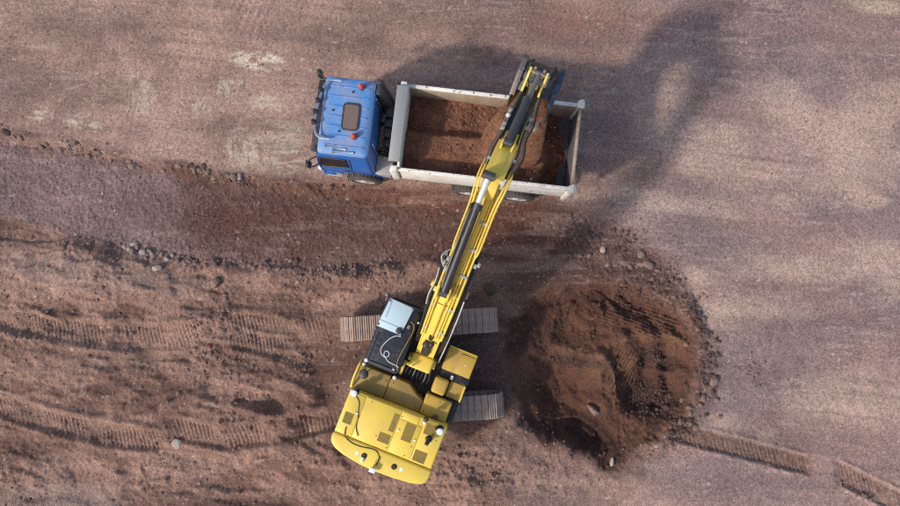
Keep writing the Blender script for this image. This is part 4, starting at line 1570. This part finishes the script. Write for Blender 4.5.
# --- boom
_front0 = set(bpy.data.objects)
BY = -.10
foot = (.30, 1.95)
bend = (2.30, 4.62)
tip = (4.72, 5.28)
prof = [(.18, 1.86), (.42, 1.78), (.95, 2.25), (1.75, 3.40), (2.25, 4.10), (2.75, 4.40), (4.0, 4.88), (4.70, 5.13), (4.86, 5.24), (4.80, 5.40), (4.55, 5.47), (3.6, 5.22), (2.6, 4.95), (2.2, 4.82), (1.75, 4.40), (1.05, 3.32), (.42, 2.30), (.14, 2.02)]
b = B()
b.prism(prof, BY - .20, BY + .20, .012)
boom = b.build('boom', 'yellow', exc)
top = [(4.55, 5.475), (3.6, 5.225), (2.6, 4.955), (2.2, 4.825), (1.75, 4.405), (1.05, 3.325), (.45, 2.36)]
bot = [(x, z - .03) for x, z in top]
b = B()
b.prism(top + bot[::-1], BY - .245, BY - .20, .006)
b.prism(top + bot[::-1], BY + .20, BY + .245, .006)
b.build('boom_flange', 'yellow', boom)


def on_top(x, dz=0.0):
    xs = [p[0] for p in top][::-1]
    zs = [p[1] for p in top][::-1]
    return float(np.interp(x, xs, zs)) + dz


# raised cover plates on the boom back
b = B()
for x0, x1 in ((1.15, 1.95), (2.0, 2.45)):
    z0, z1 = on_top(x0), on_top(x1)
    b.prism([(x0, z0 + .002), (x1, z1 + .002), (x1, z1 + .035), (x0, z0 + .035)], BY - .15, BY + .15, .008)
b.box(2.18, 2.30, BY - .20, BY + .34, 4.80, 4.92, .02)
b.build('boom_cover', 'yellow', boom)
b = B()
b.box(.10, .50, BY - .30, BY + .30, 2.02, 2.50, .05, 3)
b.cyl((.30, BY - .38, 1.95), (.30, BY + .38, 1.95), .11, n=18)
b.build('boom_foot_bracket', 'yellow', exc)
b = B()
b.cyl((.62, BY, 2.66), (.98, BY, 3.20), .12, n=18)
b.dome((.85, BY + .05, 3.12), .10)
b.dome((.92, BY - .07, 3.25), .07)
b.cyl((1.05, BY, 3.34), (1.16, BY, 3.50), .06, n=14)
b.build('swivel_hose_block', 'black', boom)
# boom cylinders either side
for s_ in (1, -1):
    p0 = Vector((.95, BY + s_ * .36, 1.45))
    p1 = Vector((2.35, BY + s_ * .36, 4.35))
    d = (p1 - p0)
    b = B()
    b.cyl(p0, p0 + d * .58, .085, n=18)
    b.cyl(p0 + d * .56, p0 + d * .60, .10, n=18)
    b.cyl(p0 - Vector((0, .08, 0)), p0 + Vector((0, .08, 0)), .10, n=14)
    c_ = b.build('boom_cylinder', 'black', exc)
    b = B()
    b.cyl(p0 + d * .60, p1, .05, n=14)
    b.build('piston_rod', 'chrome', c_)
    b = B()
    b.cyl(p1 - Vector((0, .09, 0)), p1 + Vector((0, .09, 0)), .09, n=14)
    b.build('cylinder_eye', 'yellow', c_)
b = B()
b.cyl((2.35, BY - .45, 4.35), (2.35, BY + .45, 4.35), .06, n=14)
b.build('cylinder_pin', 'steel', exc)
# arm cylinder on the boom
AY = BY + .10
a0, a1, a2 = Vector((2.22, AY, 5.06)), Vector((4.20, AY, 5.72)), Vector((4.80, AY, 5.93))
b = B()
b.cyl(a0, a1, .095, n=20)
b.cyl(a1 - (a1 - a0) * .06, a1, .118, n=20)
b.cyl(a0 + Vector((0, -.1, 0)), a0 + Vector((0, .1, 0)), .10, n=14)
b.tube([a0 + Vector((.1, .08, .08)), a0 + Vector((.5, .10, .22)), a1 + Vector((-.2, .12, .06)), a1 + Vector((-.05, .1, .0))], .022, 6)
acyl = b.build('arm_cylinder', 'black', exc)
b = B()
b.cyl(a1, a2, .062, n=18)
b.build('piston_rod', 'whiterod', acyl)
b = B()
b.cyl(a2 + Vector((0, -.12, 0)), a2 + Vector((0, .12, 0)), .10, n=16)
b.build('cylinder_eye', 'dgrey', acyl)
b = B()
for s_ in (-.13, .13):
    b.prism([(2.0, 4.64), (2.44, 4.88), (2.34, 5.14), (2.14, 5.14)], AY + s_ - .02, AY + s_ + .02, .005)
b.build('cylinder_lug', 'yellow', boom)
# pipes and hoses along the boom
for k, (y, r, m_) in enumerate(((-.17, .021, 'yellow'), (-.11, .021, 'yellow'), (-.26, .026, 'yellow'), (.20, .021, 'yellow'), (.26, .026, 'yellow'), (-.02, .018, 'yellow2'))):
    b = B()
    b.tube([(x, BY + y, on_top(x, .06 + .01 * (k % 2))) for x in (1.1, 1.5, 1.8, 2.15, 2.5, 3.0, 3.6, 4.1, 4.4)], r, 8, 3)
    b.build('hydraulic_pipe', m_, boom)
b = B()
for x in (1.3, 1.9, 2.7, 3.3, 3.9):
    b.box(x - .03, x + .03, BY - .28, BY - .08, on_top(x) - .01, on_top(x) + .10, .008)
    b.box(x - .03, x + .03, BY + .18, BY + .28, on_top(x) - .01, on_top(x) + .10, .008)
b.build('pipe_clamp', 'galv', boom)
for s_, off in ((-1, (.30, .34, .38)), (1, (.30, .35))):
    for k, o_ in enumerate(off):
        b = B()
        y = BY + s_ * o_
        b.tube([(.55, y * .8, 2.2), (1.0, y, 2.95 + .05 * k), (1.7, y, 4.15), (2.25, y, 4.72), (2.8, y + s_ * .02, 4.95), (3.3, y - s_ * .06, 5.10)], .026, 8, 4)
        b.build('hydraulic_hose', 'rubber', boom)
b = B()
b.tube([(.45, BY - .42, 2.2), (1.0, BY - .43, 3.0), (1.7, BY - .42, 4.2), (2.2, BY - .40, 4.7)], .018, 8, 3)
b.build('grey_conduit', 'whiterod', boom)
b = B()
for (x, y) in ((2.85, .33), (2.95, .27), (3.05, .36), (2.75, .24), (3.0, .2)):
    b.box(x - .05, x + .05, BY + y - .04, BY + y + .04, 5.0, 5.16, .012)
b.tube([(2.75, BY + .30, 5.1), (2.95, BY + .42, 5.2), (3.15, BY + .30, 5.18)], .02, 6)
b.tube([(2.7, BY + .38, 5.05), (2.4, BY + .36, 4.98), (2.1, BY + .40, 4.8), (1.85, BY + .38, 4.5)], .02, 6)
b.build('hose_valve', 'galv', boom)
b = B()
for x, y in ((3.0, -.34), (3.05, -.40)):
    b.box(x - .05, x + .05, BY + y - .035, BY + y + .035, 5.0, 5.12, .01)
b.build('hose_joint', 'galv', boom)
# bulging yellow pipes crossing to the arm, black hoses looping at the joint
for s_, o_, r in ((-1, .24, .024), (-1, .30, .024), (1, .22, .024), (1, .28, .02)):
    b = B()
    b.tube([(3.15, BY + s_ * .26, 5.18), (3.35, BY + s_ * o_, 5.25), (4.2, BY + s_ * o_, 5.50), (4.55, BY + s_ * (o_ + .03), 5.66), (4.95, BY + s_ * (o_ + .05), 5.72), (5.35, BY + s_ * (o_ + .02), 5.66)], r, 8, 5)
    b.build('joint_pipe', 'yellow', boom)

# --- arm (pivot at the boom tip, nearly level)
aprof = [(4.40, 5.52), (4.62, 5.15), (4.86, 5.02), (5.35, 5.02), (7.42, 4.70), (7.58, 4.70), (7.66, 4.84), (7.58, 4.98), (6.6, 5.26), (5.95, 5.52), (5.55, 5.66), (5.0, 5.83), (4.80, 5.90), (4.55, 5.85)]
b = B()
b.prism(aprof, BY - .16, BY + .16, .012)
for v_ in b.bm.verts:
    if v_.co.x > 5.8: v_.co.y = BY + (v_.co.y - BY) * .72
arm = b.build('arm', 'yellow', exc)
for yy_ in (-.155, -.105, .115, .165):
    b = B()
    b.tube([(5.85, BY + yy_ * 1.2, 5.58), (6.2, BY + yy_, 5.45), (6.6, BY + yy_ * .95, 5.31), (7.0, BY + yy_ * .9, 5.2), (7.4, BY + yy_ * .9, 5.08)], .027, 8, 4)
    b.build('hydraulic_hose', 'rubber', arm)
b = B()
b.prism([(4.78, 5.93), (5.9, 5.58), (5.9, 5.55), (4.78, 5.90)], BY - .22, BY + .22, .008)
b.prism([(5.05, 5.865), (5.7, 5.665), (5.7, 5.645), (5.05, 5.845)], BY - .10, BY + .10, .004)
b.build('arm_back_plate', 'yellow', arm)
b = B()
for s_ in (-.12, .12):
    b.prism([(5.55, 5.66), (6.1, 5.42), (6.1, 5.60), (5.85, 5.74)], BY + s_ - .02, BY + s_ + .02, .005)
for s_ in (-.19, .19):
    b.prism([(5.9, 5.58), (6.6, 5.30), (7.5, 5.06), (7.5, 5.02), (6.6, 5.26), (5.9, 5.53)], BY + s_ - .022, BY + s_ + .022, .004)
b.build('arm_lug', 'yellow', arm)
c0, c1, c2 = Vector((5.82, BY + .02, 5.70)), Vector((6.98, BY + .0, 5.58)), Vector((7.66, BY - .03, 5.50))
b = B()
b.cyl(c0, c1, .088, n=20)
b.cyl(c1 - (c1 - c0) * .07, c1, .108, n=20)
b.cyl(c0 + Vector((0, -.1, 0)), c0 + Vector((0, .1, 0)), .09, n=14)
bcyl = b.build('bucket_cylinder', 'dgrey', exc)
b = B()
b.cyl(c1, c2, .052, n=16)
b.build('piston_rod', 'steel', bcyl)
b = B()
b.cyl(c2 + Vector((0, -.23, 0)), c2 + Vector((0, .23, 0)), .06, n=14)
b.build('link_pin', 'bucketlt', exc)
for s_ in (-.20, .20):
    b = B()
    b.prism([(7.02, 4.94), (7.12, 4.86), (7.75, 5.46), (7.72, 5.58), (7.60, 5.56)], BY + s_ - .025, BY + s_ + .025, .008)
    b.build('tipping_link', 'yellow', exc)
    b = B()
    b.prism([(7.62, 5.56), (7.78, 5.52), (7.98, 4.92), (7.86, 4.84), (7.76, 4.92)], BY + s_ * .55 - .03, BY + s_ * .55 + .03, .008)
    b.build('bucket_link', 'yellow2', exc)
# arm hoses
for s_, offs in ((1, (.21, .26)), (-1, (.23, .28, .33))):
    for k, o_ in enumerate(offs):
        b = B()
        wv = .02 * k
        b.tube([(5.10, BY + s_ * (o_ + .02), 5.78), (5.6, BY + s_ * (o_ + .05 + wv), 5.66), (6.05, BY + s_ * (o_ + .0), 5.52), (6.5, BY + s_ * (o_ - .01 + wv), 5.36), (6.9, BY + s_ * (o_ - .03), 5.24), (7.3, BY + s_ * (o_ - .06), 5.14)], .019, 8, 5)
        b.build('hydraulic_hose', 'rubber' if k != 1 else 'steel', arm)
for x, s_, z in ((5.3, 1, 5.72), (5.45, -1, 5.68), (6.25, 1, 5.46), (6.35, -1, 5.42), (6.65, 1, 5.32), (6.6, -1, 5.34), (6.15, 1, 5.48)):
    b = B()
    b.box(x - .05, x + .05, BY + s_ * .25 - .045, BY + s_ * .25 + .045, z - .04, z + .05, .012)
    b.build('hose_joint', 'galv', arm)
b = B()
b.dome((6.50, BY + .25, 5.42), .06)
b.build('arm_lamp', 'whiterod', arm)

# --- bucket: mouth down and towards the machine
DX, DZ = -.10, .60
bk = empty('bucket', (DX, 0, DZ), 0, exc)
W2 = .48
BK = BY - .06
outer = [(7.45, 4.30), (7.85, 4.42), (8.12, 4.32), (8.30, 4.08), (8.36, 3.74), (8.24, 3.40), (7.98, 3.16), (7.62, 3.04), (7.30, 3.02)]
inner = [(7.50, 4.24), (7.83, 4.36), (8.07, 4.27), (8.24, 4.05), (8.30, 3.74), (8.19, 3.43), (7.95, 3.21), (7.61, 3.10), (7.30, 3.06)]
b = B()
b.prism(outer + inner[::-1], BK - W2, BK + W2, .008)
b.build('bucket_shell', 'bucket', bk)
side = [(7.44, 4.28), (7.84, 4.44), (8.14, 4.34), (8.32, 4.09), (8.38, 3.74), (8.26, 3.39), (7.99, 3.14), (7.62, 3.02), (7.28, 3.0), (7.22, 3.3), (7.25, 3.85)]
for s_, m_ in ((1, 'bucketlt'), (-1, 'bucketblue')):
    b = B()
    ys = sorted((BK + s_ * W2, BK + s_ * (W2 + .03)))
    b.prism(side, ys[0], ys[1], .006)
    yl = sorted((BK + s_ * (W2 - .08), BK + s_ * (W2 + .045)))
    b.prism([(7.28, 4.30), (7.42, 4.26), (8.14, 4.38), (8.26, 4.24), (8.30, 4.29), (8.16, 4.44), (7.84, 4.48)], yl[0], yl[1], .008)
    for xx in (7.6, 7.9):
        b.cyl((xx, BK + s_ * (W2 - .06), 4.40), (xx, BK + s_ * (W2 - .06), 4.50), .035, n=10)
    b.build('bucket_side', m_, bk)
for s_ in (-.26, .26):
    b = B()
    b.prism([(7.50, 4.08), (7.66, 4.02), (8.15, 4.10), (8.14, 4.42), (8.0, 4.50), (7.60, 4.40)], BK + .06 + s_ - .025, BK + .06 + s_ + .025, .008)
    b.build('bucket_ear', 'bucketlt', bk)
b = B()
b.cyl((7.72, BK - .3, 4.24), (7.72, BK + .4, 4.24), .075, n=14)
b.build('bucket_pin', 'steel', bk)
for k in range(5):
    y = BK - W2 + .1 + k * (2 * W2 - .2) / 4
    b = B()
    b.prism([(7.40, 2.99), (7.40, 3.09), (7.10, 3.06), (7.00, 3.03), (7.10, 3.0)], y - .05, y + .05, .008)
    b.build('bucket_tooth', 'bucketlt', bk)
for s_ in (-1, 1):
    b = B()
    b.tube([(7.45, BK + s_ * .16, 4.75), (7.85, BK + s_ * .34, 4.86), (8.12, BK + s_ * .26, 4.66), (8.0, BK + s_ * .33, 4.44)], .022, 8)
    b.build('bucket_hose', 'rubber', bk)

# raise the boom to its working angle: the joint stands about 6 m up and the arm reaches down from it
for o in set(bpy.data.objects) - _front0:
    if o.type != 'MESH': continue
    ox, oz = (DX, DZ) if o.parent == bk else (0.0, 0.0)
    n_ = len(o.data.vertices)
    cc = np.empty(n_ * 3, np.float32)
    o.data.vertices.foreach_get('co', cc)
    cc = cc.reshape(-1, 3)
    xx, zz = cc[:, 0] + ox, cc[:, 2] + oz
    if o.parent == bk: xx = np.full_like(xx, 7.6); zz = np.full_like(zz, 4.85)
    f_ = np.clip(1 - (xx - 4.7) / 2.9 * .8, .2, 1)
    cc[:, 2] += .216 * np.maximum(zz - 1.95, 0) * f_
    cc[:, 0] -= .12 * ss(4.7, 5.6, xx)
    cc[:, 1] -= .03 * np.maximum(xx - 4.7, 0)
    o.data.vertices.foreach_set('co', cc.ravel())
    o.data.update()

# --- soil pouring out of the bucket on to the load
PO = soil_material('pouring_soil', None, (.115, .052, .028), .45)
ELp = [(517, 86, 4.5), (510, 97, 4.4), (497, 112, 3.8), (487, 124, 3.2), (479, 137, 2.75), (484, 147, 2.35), (497, 156, 2.05)]
ERp = [(553, 92, 4.3), (549, 104, 4.2), (547, 121, 3.75), (545, 138, 3.25), (542, 153, 2.75), (535, 165, 2.3), (522, 169, 2.0)]
ns, nt_ = 60, 44
tt = np.linspace(0, 1, ns + 1)


def edge(pp):
    a = np.array([(*EL(px, py, h), h) for px, py, h in pp])
    k = np.linspace(0, 1, len(pp))
    o = np.stack([np.interp(np.linspace(-.1, 1.1, 200), k, a[:, c]) for c in range(3)], -1)
    ker = np.hanning(35); ker /= ker.sum()
    o = np.stack([np.convolve(np.pad(o[:, c], 17, 'edge'), ker, 'valid') for c in range(3)], -1)
    return np.stack([np.interp(tt, np.linspace(-.1, 1.1, 200), o[:, c]) for c in range(3)], -1)


eL, eR = edge(ELp), edge(ERp)
vs, fs = [], []
for i in range(ns + 1):
    t = i / ns
    for j in range(2 * nt_):
        up = j < nt_
        w_ = j / (nt_ - 1) if up else (2 * nt_ - 1 - j) / (nt_ - 1)
        p = eL[i] * (1 - w_) + eR[i] * w_
        bulge = math.sin(math.pi * w_) ** .6
        z = p[2] + (.22 * bulge if up else -(.25 + .35 * bulge))
        vs.append((p[0], p[1], z))
    if i:
        for j in range(2 * nt_):
            j2 = (j + 1) % (2 * nt_)
            fs.append(((i - 1) * 2 * nt_ + j, (i - 1) * 2 * nt_ + j2, i * 2 * nt_ + j2, i * 2 * nt_ + j))
fs.append(tuple(range(2 * nt_))[::-1])
fs.append(tuple(ns * 2 * nt_ + j for j in range(2 * nt_)))
va = np.array(vs)
d1 = fbm(va[:, 0] * .7, va[:, 1] * 2.0, .7, 4, 401)
d2 = fbm(va[:, 0] * .8, va[:, 1] * 2.0, .16, 3, 402)
va[:, 2] += .12 * d1 + .03 * d2
va[:, 1] += .03 * d2 + .04 * d1
pm = bpy.data.meshes.new('pouring_soil')
pm.from_pydata(va.tolist(), [], fs)
pm.shade_smooth()
pm.materials.append(PO)
po = bpy.data.objects.new('pouring_soil', pm)
COL.objects.link(po)
po.location = (EXC[0], EXC[1], 0)
po.rotation_euler = (0, 0, E_ANG)
tag(po, 'smooth brown soil pouring from the excavator bucket into the truck bed', 'soil', kind='stuff')
pc_ = []
for k in range(900):
    t = rng.random()
    x = 7.4 - 1.9 * t + rng.gauss(0, .1)
    y = BK + .12 * t + rng.gauss(0, .36 + .16 * t)
    z = 4.1 - 1.35 * t ** 2 + rng.uniform(-.3, .3)
    r = .008 + .022 * rng.random() ** 3
    pc_.append((EXC[0] + x * ef[0] + y * el[0], EXC[1] + x * ef[1] + y * el[1], z, r))
pebbles('falling_crumbs', pc_, 'loadclod', 'crumbs of soil falling around the pouring bucket load')

# every bolt, clamp, rail and pillar is a part of its own: cut the joined helpers into their loose pieces
CUT = {'cab_pillar', 'pipe_clamp', 'handrail', 'hood_bolt', 'hood_latch', 'deck_bolt', 'roof_boss', 'roof_vent', 'air_line', 'tailgate_rib', 'hose_joint', 'cylinder_lug', 'boom_flange', 'wind_deflector', 'roof_gutter', 'black_step', 'arm_lug'}
for o in list(bpy.data.objects):
    base = o.name.split('.')[0]
    if o.type != 'MESH' or base not in CUT or o.parent is None: continue
    src = bmesh.new()
    src.from_mesh(o.data)
    left, isl = set(src.verts), []
    while left:
        st, grp = [left.pop()], []
        while st:
            v_ = st.pop()
            grp.append(v_)
            for e_ in v_.link_edges:
                w_ = e_.other_vert(v_)
                if w_ in left:
                    left.discard(w_)
                    st.append(w_)
        isl.append(grp)
    if len(isl) > 1:
        for grp in isl:
            ids = {v_: i_ for i_, v_ in enumerate(grp)}
            fcs = {f_ for v_ in grp for f_ in v_.link_faces}
            nm = bpy.data.meshes.new(base)
            nm.from_pydata([v_.co[:] for v_ in grp], [], [[ids[v_] for v_ in f_.verts] for f_ in fcs])
            nm.materials.append(o.data.materials[0])
            nm.shade_smooth()
            nm.set_sharp_from_angle(angle=R(35))
            no = bpy.data.objects.new(base, nm)
            COL.objects.link(no)
            no.parent = o.parent
            no.location = o.location
            no.rotation_euler = o.rotation_euler
        bpy.data.objects.remove(o)
    src.free()
